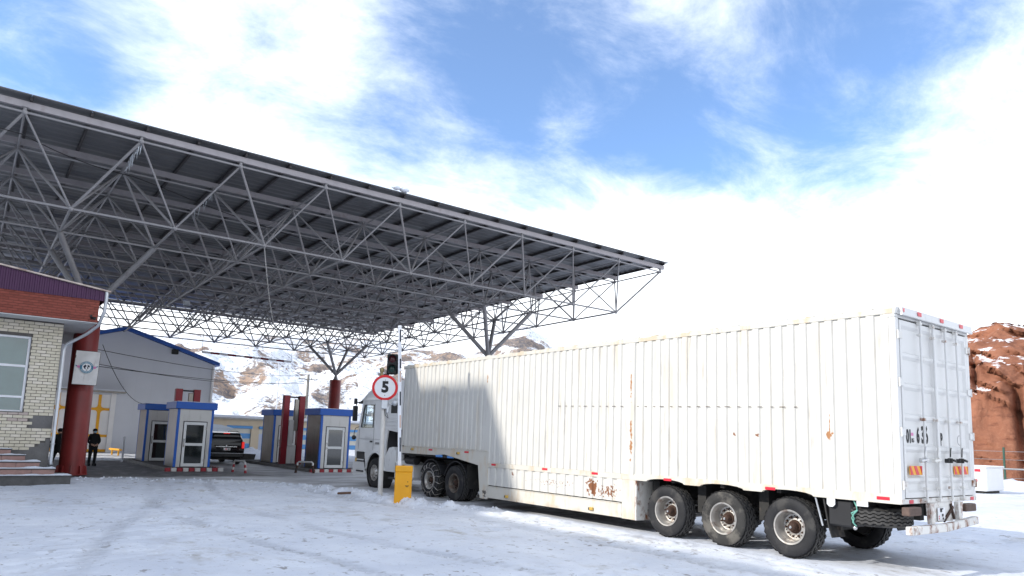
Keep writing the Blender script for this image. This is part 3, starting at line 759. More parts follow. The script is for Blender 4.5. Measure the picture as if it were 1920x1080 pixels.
block('apartment_block', 'lower stucco block set back from the left edge of the yard', -28.0, -15.4, -6.0, 26.0, 15.2, 1)

# ------------------------------------------------------------------ wheels
def tyre_mb(Rad, W, rimR, n=108, tread=True):
    """outer face at x=0, tyre runs to x=W"""
    h = Rad - rimR
    side = [(0.035, rimR), (0.004, rimR + h * .18), (-.006, rimR + h * .45), (0.004, rimR + h * .72), (0.022, rimR + h * .86), (0.035, Rad - .028)]
    prof = list(side)
    tr = []
    g = .020
    xs = np.linspace(.040, W - .040, 5)
    for a, b in zip(xs[:-1], xs[1:]):
        tr += [(a + .007, Rad - g), (a + .009, Rad), (b - .009, Rad), (b - .007, Rad - g)]
    n0 = len(prof); prof += tr; n1 = len(prof)
    prof += [(W - t, r) for t, r in reversed(side)]
    def mod(j, k):
        if n0 <= j < n1:
            q = (j - n0) % 4; band = (j - n0) // 4
            z = .010 * (1 if (k % 4) < 2 else -1)
            dr = 0
            if q in (1, 2) and k % 4 == (band * 2) % 4: dr = -.015
            if band in (0, 3) and q in (1, 2) and k % 3 == 0: dr = -.011
            return dr, 0, (z if 0 < j - n0 < n1 - n0 - 1 and not (band == 0 and q == 0) else 0)
        if j == n0 - 1 or j == n1: return (-.008 if k % 3 == 0 else 0), 0, 0
        return 0, 0, 0
    mb = MB(); mb.lathe(prof, n, 0, 'x', (0, 0, 0), True, mod)
    m = len(prof) - 1
    for f in range(len(mb.mi)):
        j = f % m
        if n0 - 1 <= j < n1: mb.mi[f] = 1 if (j - n0) % 4 == 1 else 2      # worn grey tread blocks, groove shade painted in near-black
    return mb
def deep_rim_mb(rimR, W):
    mb = MB()
    mb.lathe([(.03, rimR - .002), (.018, rimR + .012), (.012, rimR + .006), (.016, rimR - .018), (.05, rimR - .03), (.085, rimR - .045), (.12, rimR - .05), (W * .52, rimR - .055), (W * .60, rimR - .07)], 48)
    d = W * .60
    def skip(j, k): return j == 1 and k % 3 in (0,)
    mb.lathe([(d, rimR - .07), (d + .004, rimR - .092), (d + .004, rimR - .118), (d - .005, rimR - .15), (d - .008, .10)], 60, 0, 'x', (0, 0, 0), True, None, skip)
    mb.lathe([(d + .03, rimR - .06), (d + .035, 0.0)], 24, 1)
    return mb
def hub_mb(d, rusty=0):
    mb = MB(); mb.lathe([(d - .005, .12), (d - .03, .115), (d - .035, .088), (d - .13, .070), (d - .14, .060), (d - .145, .0)], 24)
    mb.lathe([(d - .14, .026), (d - .165, .024), (d - .17, 0)], 12, 1)
    for k in range(10):
        a = 2 * PI * k / 10; c = Vector((0, math.cos(a) * .168, math.sin(a) * .168))
        mb.tube(c + Vector((d + .0, 0, 0)), c + Vector((d - .045, 0, 0)), .017, 6, 0)
    return mb
TY_TR = tyre_mb(.525, .36, .29).mesh('tyre', ['black_rubber', 'tread_rubber', 'groove_shade']); TY_TRG = TY_TR.copy(); TY_TRG.materials[0] = MATS['grey_rubber']
RIM_TR = deep_rim_mb(.29, .36).mesh('rim', ['rim_steel', 'chassis'])
HUB_TR = hub_mb(.216).mesh('hub', ['rust', 'silver'])
TY_DR = tyre_mb(.525, .29, .27).mesh('tyre', ['black_rubber', 'tread_rubber', 'groove_shade'])
RIM_DR = deep_rim_mb(.27, .29).mesh('rim', ['rim_steel', 'chassis']); RIM_DRD = RIM_DR.copy(); RIM_DRD.materials[0] = MATS['dark_rim']
HUB_DR = hub_mb(.174).mesh('hub', ['rust', 'chassis'])
def front_rim_mb(rimR):
    mb = MB(); mb.lathe([(.03, rimR), (.014, rimR + .01), (.01, rimR), (.03, rimR - .03), (.05, rimR - .04)], 40)
    def skip(j, k): return j == 1 and k % 4 == 0
    mb.lathe([(.05, rimR - .04), (.03, rimR - .055), (-.005, rimR - .10), (-.03, rimR - .125), (-.03, .08), (-.07, .075), (-.075, 0)], 40, 0, 'x', (0, 0, 0), True, None, skip)
    mb.lathe([(.06, rimR - .02), (.06, 0)], 20, 1)
    for k in range(10):
        a = 2 * PI * k / 10; c = Vector((0, math.cos(a) * .118, math.sin(a) * .118)); mb.tube(c, c + Vector((-.06, 0, 0)), .014, 6)
    return mb
RIM_FR = front_rim_mb(.27).mesh('rim', ['rim_steel', 'chassis'])
def wheel(parent, x, y, right=False, tyre=TY_TR, rim=RIM_TR, hub=HUB_TR, rot=0.0, rad=.525):
    loc = Vector((x, y, rad - .004)) - root_off(parent)
    w = link('wheel', tyre, parent, loc, (rot, 0, PI if right else 0))
    link('rim', rim, w)
    if hub: link('hub', hub, w)
    return w

# ------------------------------------------------------------------ trailer
TX0, TX1 = 11.567, 14.40
def corr(mb, x, sgn, y0, y1, z0, z1, per=.232, dep=.026, axis='y', mi=0):
    """trapezoidal vertical corrugation from y0 to y1; outer crest on x, recess inwards (sgn = +1 into +x)"""
    n = max(1, round((y1 - y0) / per)); p = (y1 - y0) / n; pts = []
    for k in range(n):
        a = y0 + k * p; pts += [(a, 0), (a + p * .50, 0), (a + p * .58, dep), (a + p * .92, dep)]
    pts.append((y1, 0)); vs = []
    for y, d in pts:
        for z in (z0, z1): vs.append((x + sgn * d, y, z) if axis == 'y' else (y, x + sgn * d, z))
    fs = [(2 * k, 2 * k + 2, 2 * k + 3, 2 * k + 1) for k in range(len(pts) - 1)]
    return mb.add(vs, fs, mi)
def arc_notch(yc, zb, r, h, n=8):
    return [(yc - r * math.cos(PI * k / n), zb + h * math.sin(PI * k / n)) for k in range(n + 1)]
def build_trailer():
    T = thing('semi_trailer', 'long white corrugated box trailer with rust spots, seen from its rear corner', 'trailer', (13.0, 13.0, 0))
    X = TX0
    # left side: three corrugated stretches divided by plain posts
    for (a, b, z0) in ((5.30, 10.74, 1.225), (10.92, 16.10, 1.205), (16.32, 21.05, 1.535)):
        mb = MB(); corr(mb, X + .004, 1, a, b, z0, 4.075); part('side_panel', mb, 'trailer_paint', T)
    mb = MB(); corr(mb, X + .004, 1, 11.08, 16.12, .60, 1.085, .31, .03); part('lower_side_panel', mb, 'trailer_paint', T)
    for y in (10.74, 16.10):
        mb = MB(); mb.box(X - .003, X + .05, y, y + (.18 if y < 12 else .22), 1.2, 4.075, 0, .004); part('side_post', mb, 'trailer_paint', T)
    mb = MB(); mb.box(X - .002, X + .09, 5.215, 21.2, 4.075, 4.17, 0, .008); part('top_rail', mb, 'trailer_rail', T)
    # bottom rail of the rear stretch, with the shallow wheel notches
    poly = [(5.21, 1.228), (5.21, 1.085)]
    for yc in (7.13, 8.5, 9.88):
        poly += arc_notch(yc, 1.088, .50, .075)
    poly += [(10.72, 1.088), (10.72, 1.228)]
    mb = MB(); mb.prism(poly, 'x', X - .004, X + .06); part('bottom_rail', mb, 'trailer_rail', T)
    mb = MB(); mb.box(X - .004, X + .05, 10.722, 16.12, 1.085, 1.203, 0, .004); part('middle_rail', mb, 'trailer_rail', T)
    mb = MB(); mb.box(X - .003, X + .05, 10.70, 11.08, .252, 1.083, 0, .004); part('end_plate', mb, 'trailer_rail', T)
    mb = MB(); mb.box(X - .004, X + .06, 11.083, 16.12, .26, .56, 0, .006); mb.box(X - .012, X + .02, 11.1, 16.3, .562, .578, 0, .002); part('belly_beam', mb, 'trailer_rail', T)
    mb = MB(); mb.prism([(16.122, .22), (16.46, .22), (16.60, 1.11), (18.4, 1.34), (18.9, 1.30), (21.1, 1.29), (21.1, 1.50), (16.122, 1.50)], 'x', X - .005, X + .05)
    part('gooseneck_plate', mb, 'trailer_rail', T)
    mb = MB(); mb.box(X - .016, X + .03, 16.15, 20.9, 1.503, 1.532, 0, .004); part('trim_strip', mb, 'trailer_rail', T)
    mb = MB(); mb.box(X + .0, X + 2.82, 10.655, 10.695, .25, 1.085); part('belly_end_frame', mb, 'rusty_white', T)
    # body shell behind the skins
    mb = MB(); mb.box(X + .06, TX1 - .06, 5.28, 21.1, 1.24, 4.10); part('box_core', mb, 'chassis', T)
    mb = MB(); mb.box(X + .062, TX1 - .062, 10.75, 16.3, .27, 1.2); part('belly', mb, 'chassis', T)
    mb = MB(); corr(mb, TX1 - .004, -1, 5.3, 21.1, 1.225, 4.075); mb.box(TX1 - .06, TX1 + .002, 5.215, 21.2, 4.077, 4.17); mb.box(TX1 - .06, TX1 + .003, 5.215, 21.2, 1.08, 1.223); mb.box(TX1 - .05, TX1 + .001, 10.7, 16.4, .25, 1.078)
    part('far_side_panel', mb, 'trailer_paint', T)
    mb = MB(); corr(mb, 21.2, -1, X + .06, TX1 - .06, 1.3, 4.075, .262, .034, 'x'); part('front_panel', mb, 'trailer_paint', T)
    mb = MB(); mb.box(X + .092, TX1 - .062, 5.25, 21.15, 4.12, 4.175)
    for k in range(31):
        y = 5.55 + k * .51; mb.box(X + .02, TX1 - .02, y, y + .16, 4.171, 4.197, 0, .01)
    part('roof', mb, 'trailer_rail', T)
    mb = MB(); rnd = random.Random(8)
    for k in range(28):
        y = 6.9 + k * .232; mb.box(X + .001, X + .0035, y, y + rnd.uniform(.05, .12), 2.60 + .004 * k, 2.612 + .004 * k)
    o = part('weld_marks', mb, 'rust', T); o['kind'] = 'stuff'
    # rear frame
    for (a, b) in ((X, X + .115), (TX1 - .115, TX1)):
        mb = MB(); mb.box(a, b, 5.19, 5.3, 1.09, 4.02, 0, .01); part('rear_post', mb, 'trailer_door', T)
    mb = MB(); mb.box(X, TX1, 5.195, 5.32, 4.023, 4.075, 0, .008); mb.prism([(5.13, 4.05), (5.11, 4.06), (5.13, 4.19), (5.33, 4.20), (5.33, 4.078), (5.19, 4.076)], 'x', X + .10, TX1 + .01)
    mb.prism([(5.19, 4.08), (5.17, 4.185), (5.33, 4.20), (5.33, 4.08)], 'x', X, X + .098); part('rear_header', mb, 'trailer_door', T)
    mb = MB(); mb.box(X + .003, TX1 - .003, 5.185, 5.3, 1.088, 1.165, 0, .006); part('rear_sill', mb, 'rusty_white', T)
    # two doors with pressed panels
    bd = .065
    for di, (a, b) in enumerate(((11.70, 12.945), (12.965, 14.27))):
        mb = MB(); zs = np.linspace(1.20, 3.985, 8); yf, yr = 5.185, 5.228
        mb.box(a, a + bd, yf, yf + .06, 1.18, 3.99, 0, .004); mb.box(b - bd, b, yf, yf + .06, 1.18, 3.99, 0, .004)
        mb.box(a + bd, b - bd, yf + .001, yf + .06, 3.93, 3.989); mb.box(a + bd, b - bd, yf + .001, yf + .06, 1.181, 1.24)
        zz = [1.24, 1.46, 1.955, 2.45, 2.94, 3.43, 3.93]; xa, xb = a + bd, b - bd; w = .03
        for z0, z1 in zip(zz[:-1], zz[1:]):
            f = .045
            mb.quad((xa, yf + .002, z1 - f * .5), (xb, yf + .002, z1 - f * .5), (xb, yf + .002, z1), (xa, yf + .002, z1))
            mb.quad((xa, yf + .002, z0), (xb, yf + .002, z0), (xb, yf + .002, z0 + f * .5), (xa, yf + .002, z0 + f * .5))
            p0 = [(xa, yf + .002, z0 + f * .5), (xb, yf + .002, z0 + f * .5), (xb, yf + .002, z1 - f * .5), (xa, yf + .002, z1 - f * .5)]
            p1 = [(xa + w, yr, z0 + f * .5 + .03), (xb - w, yr, z0 + f * .5 + .03), (xb - w, yr, z1 - f * .5 - .05), (xa + w, yr, z1 - f * .5 - .05)]
            mb.add(p0 + p1, [(0, 1, 5, 4), (1, 2, 6, 5), (2, 3, 7, 6), (3, 0, 4, 7), (4, 5, 6, 7)])
        d = part('door', mb, 'trailer_door', T)
        for q, xr in enumerate((12.32, 12.80) if di == 0 else (13.27, 13.73)):
            r = MB(); r.tube((xr, 5.135, 1.10), (xr, 5.135, 4.03), .019, 10); part('lock_rod', r, 'trailer_door', d)
            for zz_ in (1.13, 1.32, 2.42, 3.80, 3.99):
                r = MB(); r.box(xr - .036, xr + .036, 5.112, 5.183, zz_ - .022, zz_ + .022, 0, .006); part('rod_bracket', r, 'rusty_white', d)
            r = MB(); s = -1 if di == 0 else 1
            r.beam((xr + .01, 5.10, 1.78), (xr - .20 if di == 0 else xr + .16, 5.115, 1.76), .03, .035, 0, c=.006)
            r.box(xr - .14, xr - .10, 5.11, 5.18, 1.73, 1.80, 0, .008); r.box(xr - .025, xr + .025, 5.105, 5.18, 1.73, 1.81, 0, .008)
            r.path([(xr - .12, 5.09, 1.83), (xr - .10, 5.09, 1.95), (xr - .06, 5.1, 1.98)], .010, 6)
            part('handle', r, 'chassis' if di else ('rusty_white' if q else 'silver'), d)
        hx = a - .02 if di == 0 else b + .02
        for hz in (1.38, 2.20, 2.98, 3.74):
            r = MB(); r.box(hx - .07, hx + .07, 5.165, 5.186, hz - .055, hz + .055, 0, .005)
            r.tube((hx - .07 if di == 0 else hx + .08, 5.172, hz - .07), (hx - .07 if di == 0 else hx + .08, 5.172, hz + .07), .018, 8); part('hinge', r, 'rusty_white' if hz in (1.38, 3.74) else 'trailer_door', d)
        # red and yellow chevron plate
        px0, px1 = (11.84, 12.27) if di == 0 else (13.49, 14.07); pz0, pz1 = 1.535, 1.675
        r = MB(); r.box(px0, px1, 5.176, 5.183, pz0, pz1, 0)
        pw = .135 ; k = 0; x = px0 - .06; 
        while x < px1:
            q = [(x + .09, pz0), (x + .09 + pw * .72, pz0), (x + pw * .72, pz1), (x, pz1)]
            q2 = [(min(max(u, px0), px1), w_) for u, w_ in q]
            if q2[1][0] > q2[0][0] + .01 or q2[2][0] > q2[3][0] + .01: r.prism(q2, 'y', 5.172, 5.1755, 1)
            x += pw * 1.5
        part('chevron_plate', r, ['reflector_yellow', 'reflector_red'], d)
    for (txt, x, z, s, b, sx) in (('01', 11.965, 2.13, .29, .010, .62), ('6', 12.29, 2.15, .33, .012, .6), ('36', 12.53, 2.16, .37, .014, .66), ('P', 13.16, 2.11, .28, .012, .6), ('KG', 12.10, 2.075, .09, .001, .7)):
        part('lettering', placed(text_mb(txt, s, b, .0015, sx), facing_cam((x, 5.223 if txt != 'P' else 5.223, z))), 'ink', T)
    mb = MB(); mb.box(12.05, 12.13, 5.2255, 5.2275, 2.15, 2.20); part('flag_sticker', mb, 'emblem_pink', T)
    mb = MB(); mb.lathe([(0, .085), (-.002, .085), (-.002, .079), (0, .079)], 28, 0, 'y', (13.90, 5.227, 2.12)); part('round_mark', mb, 'ink', T)
    # red reflectors
    def refl(name, x0, x1, y0, y1, z0, z1, m='reflector_red'):
        mb = MB(); mb.box(x0, x1, y0, y1, z0, z1, 0, .003); return part(name, mb, m, T)
    for y in (5.47, 7.45, 9.80, 11.93, 13.70, 15.86): refl('reflector', X - .012, X - .0045, y - .10, y + .10, 1.135, 1.185)
    for y in (17.2, 19.2): refl('reflector', X - .013, X - .006, y - .11, y + .11, 1.425, 1.475)
    for x in (12.20, 13.05, 13.85, 11.70): refl('reflector', x, x + (.13 if x > 12 else .02), 5.105, 5.112, 4.10, 4.165)
    for x in (11.80, 14.13): refl('reflector', x, x + .13, 5.176, 5.184, 1.095, 1.15)
    for (y, z) in ((20.3, 1.40), (17.6, 1.37), (12.0, .33), (15.2, .33)):
        mb = MB(); mb.box(X - .05, X - .006, y - .055, y + .055, z, z + .07, 0, .01); mb.box(X - .045, X - .02, y + .056, y + .09, z, z + .06, 1, .005); part('side_lamp', mb, ['lens_amber', 'dark_plastic'], T)
    for (y, m) in ((18.1, 0), (18.75, 0)):
        mb = MB(); mb.box(X + .0, X + .25, y - .16, y + .16, 1.24, 1.345 if y > 18.3 else 1.30, 0, .02); part('tarp_scrap', mb, 'tarp_blue', T)
    mb = MB(); mb.box(X + .0, X + .03, 5.72, 5.90, 1.0, 1.084, 0, .004); part('clearance_lamp', mb, 'lens_amber' if 0 else 'plate_white', T)
    mb = MB(); mb.prism([(6.26, 1.084), (6.26, .99), (6.30, .95), (6.36, .95), (6.40, .99), (6.40, 1.084)], 'x', X + .0, X + .02); part('lashing_eye', mb, 'plate_white', T)
    # rear under-run bumper
    mb = MB(); mb.beam((11.55, 5.10, .70), (12.75, 5.06, .705), .10, .125, 0, c=.012); part('bumper_bar', mb, 'rusty_white', T)
    mb = MB(); mb.beam((12.752, 5.06, .705), (14.10, 5.11, .765), .10, .125, 0, c=.012); part('bumper_bar', mb, 'rusty_white', T)
    mb = MB(); mb.box(12.62, 13.42, 5.20, 5.22, .77, 1.085); part('plate_panel', mb, 'rusty_white', T)
    for x0 in (12.38, 13.44):
        mb = MB(); mb.prism([(x0, 1.084), (x0 + .20, 1.084), (x0 + .16, .90), (x0 + .15, .765), (x0 + .03, .765), (x0 + .02, .90)], 'y', 5.12, 5.19); part('bumper_post', mb, 'rusty_white', T)
    for (p, q) in (((13.02, 5.185, .78), (13.40, 5.185, 1.0)), ((13.30, 5.18, 1.05), (13.42, 5.18, .80))):
        mb = MB(); mb.beam(p, q, .02, .05); part('rust_brace', mb, 'rust', T)
    mb = MB(); mb.box(12.78, 13.05, 5.175, 5.182, .79, 1.0, 0)
    for (u, w, s) in ((12.90, .955, .07), (12.955, .88, .06), (12.97, .825, .05)): mb.box(u - s * .5, u + s * .5, 5.172, 5.1745, w - s * .35, w + s * .35, 1)
    for (u, w) in ((12.82, .865), (12.82, .83)): mb.box(u - .012, u + .012, 5.172, 5.1745, w - .012, w + .012, 2)
    mb.box(12.86, 12.98, 5.172, 5.1745, .972, .992, 1); part('licence_plate', mb, ['plate_white', 'ink', 'reflector_red'], T)
    for x0 in (11.60, 13.72):
        mb = MB(); mb.box(x0, x0 + .42, 5.10, 5.22, .915, 1.045, 0, .012)
        for k in range(1, 6): mb.box(x0 + .02, x0 + .40, 5.094, 5.101, .915 + k * .022, .921 + k * .022)
        part('tail_lamp', mb, 'brown_lamp', T)
    # underframe
    mb = MB()
    for x in (12.42, 13.42): mb.box(x, x + .14, 5.3, 10.65, .80, 1.235)
    fu = MB()
    for x in (12.42, 13.42): fu.box(x, x + .14, 16.32, 21.0, 1.02, 1.3)
    fu.box(11.64, 14.32, 16.5, 21.0, 1.235, 1.3); part('front_underframe', fu, 'chassis', T)
    for k in range(9): mb.box(11.66, 14.3, 5.5 + k * .6, 5.58 + k * .6, 1.09, 1.235)
    for y in (6.45, 7.8, 9.2, 10.4): mb.box(11.9, 12.42, y - .1, y + .1, .55, 1.1); mb.box(13.56, 14.1, y - .1, y + .1, .55, 1.1)
    mb.box(12.0, 13.9, 5.75, 6.05, .92, 1.08); mb.tube((12.1, 10.2, .75), (13.9, 10.2, .75), .14, 12)
    part('underframe', mb, 'chassis', T)
    for y in (7.13, 8.5, 9.88):
        mb = MB(); mb.tube((11.85, y, .52), (14.15, y, .52), .075, 12); mb.beam((12.1, y - .45, .72), (12.1, y + .45, .72), .09, .08); mb.beam((13.9, y - .45, .72), (13.9, y + .45, .72), .09, .08); part('axle', mb, 'chassis', T)
        wheel(T, X + .035, y, False, TY_TRG if y == 8.5 else TY_TR, RIM_TR, HUB_TR, y * 2.1)
        wheel(T, TX1 - .03, y, True, TY_TR, RIM_TR, HUB_TR, y)
    for x0 in (X + .05, TX1 - .45):
        mb = MB(); mb.prism([(6.50, 1.08), (6.42, .62), (6.36, .44), (6.34, .44), (6.40, .62), (6.47, 1.08)], 'x', x0, x0 + .42); part('mud_flap', mb, 'chassis', T)
    mb = MB(); mb.box(X + .06, X + .5, 6.0, 6.42, .64, 1.07, 0, .03); part('tool_box', mb, 'dark_plastic', T)
    mb = MB(); mb.tube((X + .04, 6.62, 1.08), (X + .04, 6.50, .62), .016, 8); part('flap_stay', mb, 'pipe_grey', T)
    # front landing area
    mb = MB(); mb.box(12.0, 12.14, 16.75, 16.9, .25, 1.1); mb.box(13.8, 13.94, 16.75, 16.9, .25, 1.1); part('landing_leg', mb, 'chassis', T)
    return T
TRAILER = build_trailer()
def build_spare():
    c = (12.14, 5.86, .0)
    t = thing('spare_tyre', 'spare tyre lying flat, slung under the rear end of the white trailer', 'tyre', c)
    mb = tyre_mb(.535, .30, .29); o = part('tyre', placed(mb, Matrix.Translation((0, 0, .985)) @ Matrix.Rotation(PI / 2, 4, 'Y')), ['grey_rubber', 'tread_rubber', 'groove_shade'], t, local=True)
    mb = MB(); mb.lathe([(.70, .29), (.74, .27), (.80, .16), (.80, .0)], 28, 0, 'z'); part('rim', mb, 'dark_rim', t, local=True)
    mb = MB(); mb.box(-.35, .35, -.06, .06, .985, 1.06); part('carrier', mb, 'chassis', t, local=True)
    mb = MB(); P = [(11.63, 5.98, 1.09), (11.62, 5.93, 1.0), (11.585, 5.90, .93), (11.575, 5.96, .86), (11.585, 5.99, .80), (11.60, 5.97, .72), (11.64, 5.95, .675)]
    Q = [(11.585, 5.90, .93), (11.57, 5.99, .88), (11.58, 5.95, .80), (11.60, 5.985, .73)]
    mb.path(P, .013, 6); mb.path(Q, .012, 6); part('lashing_rope', mb, 'rope_green', t)
    mb = MB(); mb.ball((11.62, 5.96, .645), .035, 0, 10, 8); part('hook', mb, 'silver', t)
build_spare()

# ------------------------------------------------------------------ tractor unit
def build_tractor():
    K = thing('lorry_tractor', 'white dusty lorry tractor unit coupled to the long trailer beside the kiosk', 'lorry', (13.0, 21.5, 0))
    x0, x1 = 11.68, 14.28
    def cabprism(poly, a, b, name, m='cab_paint', c=0):
        mb = MB(); mb.prism(poly, 'x', a, b, 0); return part(name, mb, m, K)
    # cab shell in side view (y, z): lower body, door band, window band, roof
    A = 23.1; ar = .66
    arch = [(A + ar * math.cos(t), .56 + ar * math.sin(t)) for t in np.linspace(0, PI, 13)]
    lower = [(24.78, .62), (24.82, 1.28), (24.74, 1.90), (24.62, 2.08), (21.62, 2.08), (21.62, 1.96), (22.30, 2.02), (22.40, 1.60), (22.42, 1.10)] + [p for p in reversed(arch) if p[0] > 22.43 and p[1] > .62] + [(23.78, .62)]
    for (a, b) in ((x0, x0 + .06), (x1 - .06, x1)):
        mb = MB(); mb.prism(lower, 'x', a, b); part('cab_side', mb, 'cab_paint', K)
        # window band frames: pillars around the door glass and the sleeper panel
        mb = MB(); i = .05 if a < 12 else -.05
        mb.prism([(24.62, 2.083), (24.40, 2.083), (24.20, 2.92), (24.40, 2.92)], 'x', a, b)
        mb.prism([(23.40, 2.083), (21.62, 2.083), (21.62, 3.10), (24.36, 3.10), (24.40, 2.923), (23.40, 2.923)], 'x', a, b)
        part('cab_pillar', mb, 'cab_paint', K)
        g = MB(); gx = a + .02 if a < 12 else b - .03
        g.prism([(24.42, 2.085), (24.20, 2.918), (23.42, 2.918), (23.42, 2.085)], 'x', gx, gx + .008); part('side_window', g, 'cab_glass', K)
        g = MB(); s = a - .006 if a < 12 else b + .001
        for (p, q) in (((24.40, 2.10), (23.44, 2.10)), ((23.44, 2.10), (23.44, 2.91)), ((23.44, 2.91), (24.19, 2.91)), ((24.19, 2.91), (24.40, 2.10)), ((24.12, 2.12), (24.02, 2.90))):
            g.beam((s, p[0], p[1]), (s, q[0], q[1]), .012, .035, 0, (1, 0, 0))
        part('window_seal', g, 'dark_plastic', K)
    mb = MB(); mb.box(x0 + .062, x1 - .062, 22.45, 24.5, 1.25, 2.06); mb.box(x0 + .062, x1 - .062, 21.64, 22.44, 2.0, 2.06); mb.box(x0 + .062, x1 - .062, 21.62, 21.68, 2.06, 3.10); mb.box(x0 + .3, x0 + .9, 22.9, 23.2, 2.06, 2.75, 0, .06)
    part('cab_inside', mb, 'cab_inside', K)
    mb = MB(); mb.prism([(24.74, 1.9), (24.80, 1.9), (24.50, 3.06), (24.42, 3.06)], 'x', x0 + .08, x1 - .08); part('windscreen', mb, 'cab_glass', K)
    mb = MB(); mb.box(x0 + .02, x1 - .02, 24.70, 24.86, .62, 1.88, 0, .05); part('front_panel', mb, 'cab_paint', K)
    # high roof with its wind fairing
    mb = MB()
    sec = [(24.50, 3.103, 0.0), (24.42, 3.22, .03), (24.12, 3.50, .10), (23.80, 3.66, .22), (23.2, 3.73, .30), (21.62, 3.74, .30)]
    vs = []; ring = []
    for (y, zt_, ins) in sec:
        pts = [(x0 + .0, 3.103), (x0 + .03, 3.103 + (zt_ - 3.103) * .55), (x0 + .12 + ins * .3, zt_ - (zt_ - 3.103) * .12), (x0 + .30 + ins, zt_), (x1 - .30 - ins, zt_), (x1 - .12 - ins * .3, zt_ - (zt_ - 3.103) * .12), (x1 - .03, 3.103 + (zt_ - 3.103) * .55), (x1, 3.103)]
        ring.append([len(vs) + k for k in range(8)]); vs += [(px_, y, pz) for px_, pz in pts]
    fs = []
    for r0, r1 in zip(ring[:-1], ring[1:]):
        for k in range(7): fs.append((r0[k], r0[k + 1], r1[k + 1], r1[k]))
        fs.append((r0[7], r0[0], r1[0], r1[7]))
    fs.append(tuple(ring[-1])); fs.append(tuple(reversed(ring[0])))
    mb.add(vs, fs, 0, True); part('roof_fairing', mb, 'cab_paint', K)
    mb = MB(); mb.box(x0 - .02, x0 + .02, 21.64, 24.35, 3.06, 3.10, 0, .008); part('roof_seam', mb, 'cab_paint', K)
    mb = MB(); mb.prism([(24.45, 3.12), (24.86, 3.02), (24.86, 2.98), (24.66, 2.98), (24.42, 3.08)], 'x', x0 + .04, x1 - .04); part('sun_visor', mb, 'dark_plastic', K)
    # door details
    mb = MB()
    for (p, q) in (((24.52, 2.05), (24.55, 1.30)), ((23.36, 2.95), (23.36, 1.30)), ((24.5, 1.68), (22.8, 1.68))): mb.beam((x0 - .001, *p), (x0 - .001, *q), .006, .012, 0, (1, 0, 0))
    part('door_gap', mb, 'dark_plastic', K)
    mb = MB(); mb.box(x0 - .03, x0 - .001, 23.42, 23.60, 1.57, 1.63, 0, .01); part('door_handle', mb, 'dark_plastic', K)
    mb = MB(); mb.box(x0 - .015, x0 - .001, 22.85, 23.2, 1.50, 1.60, 0, .004)
    for k in range(3): mb.box(x0 - .02, x0 - .014, 22.87, 23.18, 1.515 + k * .025, 1.53 + k * .025, 1)
    part('side_vent', mb, ['cab_paint', 'dark_plastic'], K)
    for k in range(4):
        mb = MB(); mb.box(x0 - .014, x0 + .0, 21.72, 22.55, 2.06 + k * .125, 2.12 + k * .125, 0, .012); part('louvre', mb, 'cab_paint', K)
    mb = MB(); mb.box(x0 - .004, x0 + .01, 21.70, 22.15, 2.60, 2.95, 0, .003); part('sleeper_window', mb, 'signal_black', K)
    mb = MB(); mb.prism([(21.60, 2.0), (21.62, 3.72), (21.2, 3.70), (21.1, 2.1)], 'x', x0 + .0, x0 + .04); mb.prism([(21.60, 2.0), (21.62, 3.72), (21.2, 3.70), (21.1, 2.1)], 'x', x1 - .04, x1); part('side_deflector', mb, 'cab_paint', K)
    # wheel arch fender, bumper, steps
    mb = MB(); out = [(A + .72 * math.cos(t), .56 + .72 * math.sin(t)) for t in np.linspace(.1, PI - .1, 15)]; inn = [(A + .655 * math.cos(t), .56 + .655 * math.sin(t)) for t in np.linspace(.1, PI - .1, 15)]
    mb.prism(out + inn[::-1], 'x', x0 - .04, x0 + .35); part('fender', mb, 'cab_paint', K)
    mb = MB(); mb.prism([(24.86, .36), (24.92, .70), (24.80, .95), (24.05, .95), (23.82, .42)], 'x', x0 - .01, x1 + .01); part('bumper', mb, 'cab_paint', K)
    for z in (.50, .86, 1.16):
        mb = MB(); mb.box(x0 - .05, x0 + .2, 24.0, 24.55, z, z + .05, 0, .01); part('step', mb, 'dark_plastic', K)
    mb = MB(); mb.box(x0 - .02, x0 - .012, 24.60, 24.72, .84, .98, 0, .01); part('marker_lamp', mb, 'lens_amber', K)
    mb = MB(); mb.prism([(24.62, .55), (24.66, 1.22), (24.02, 1.22), (23.84, .55)], 'x', x0 - .006, x0 - .001); part('step_recess_shade', mb, 'dark_plastic', K)  # flat dark panel painting in the shade of the step recess
    mb = MB(); mb.lathe([(0.0, .650), (.40, .650)], 40, 0, 'x', (x0 - .0, A, .56)); mb.v = [v for v in mb.v]
    mb.box(x0 + .40, x0 + .42, A - .66, A + .66, .4, 1.24); part('arch_liner', mb, 'chassis', K)
    # mirrors
    mb = MB(); mb.box(x0 - .30, x0 - .12, 24.50, 24.60, 2.32, 2.88, 0, .03); mb.path([(x0 - .2, 24.55, 2.88), (x0 - .16, 24.5, 3.02), (x0 + .02, 24.42, 3.04)], .018, 8); mb.box(x0 - .27, x0 - .15, 24.52, 24.6, 2.94, 3.16, 0, .02)
    part('mirror', mb, 'dark_plastic', K)
    mb = MB(); mb.path([(x0, 24.58, 2.12), (x0 - .16, 24.55, 2.06), (x0 - .25, 24.45, 1.88), (x0 - .26, 24.42, 1.78)], .013, 8); mb.ball((x0 - .26, 24.42, 1.72), .085, 0, 10, 8); part('kerb_mirror', mb, 'dark_plastic', K)
    mb = MB(); mb.lathe([(-.012, .19), (.012, .19), (.012, .16), (-.012, .16)], 24, 0, 'y', (12.3, 24.0, 2.18)); part('steering_wheel', mb, 'dark_plastic', K)
    # chassis, fuel tank, splash guard, air tank
    mb = MB()
    for x in (12.5, 13.35): mb.box(x, x + .10, 17.2, 24.4, .62, .92)
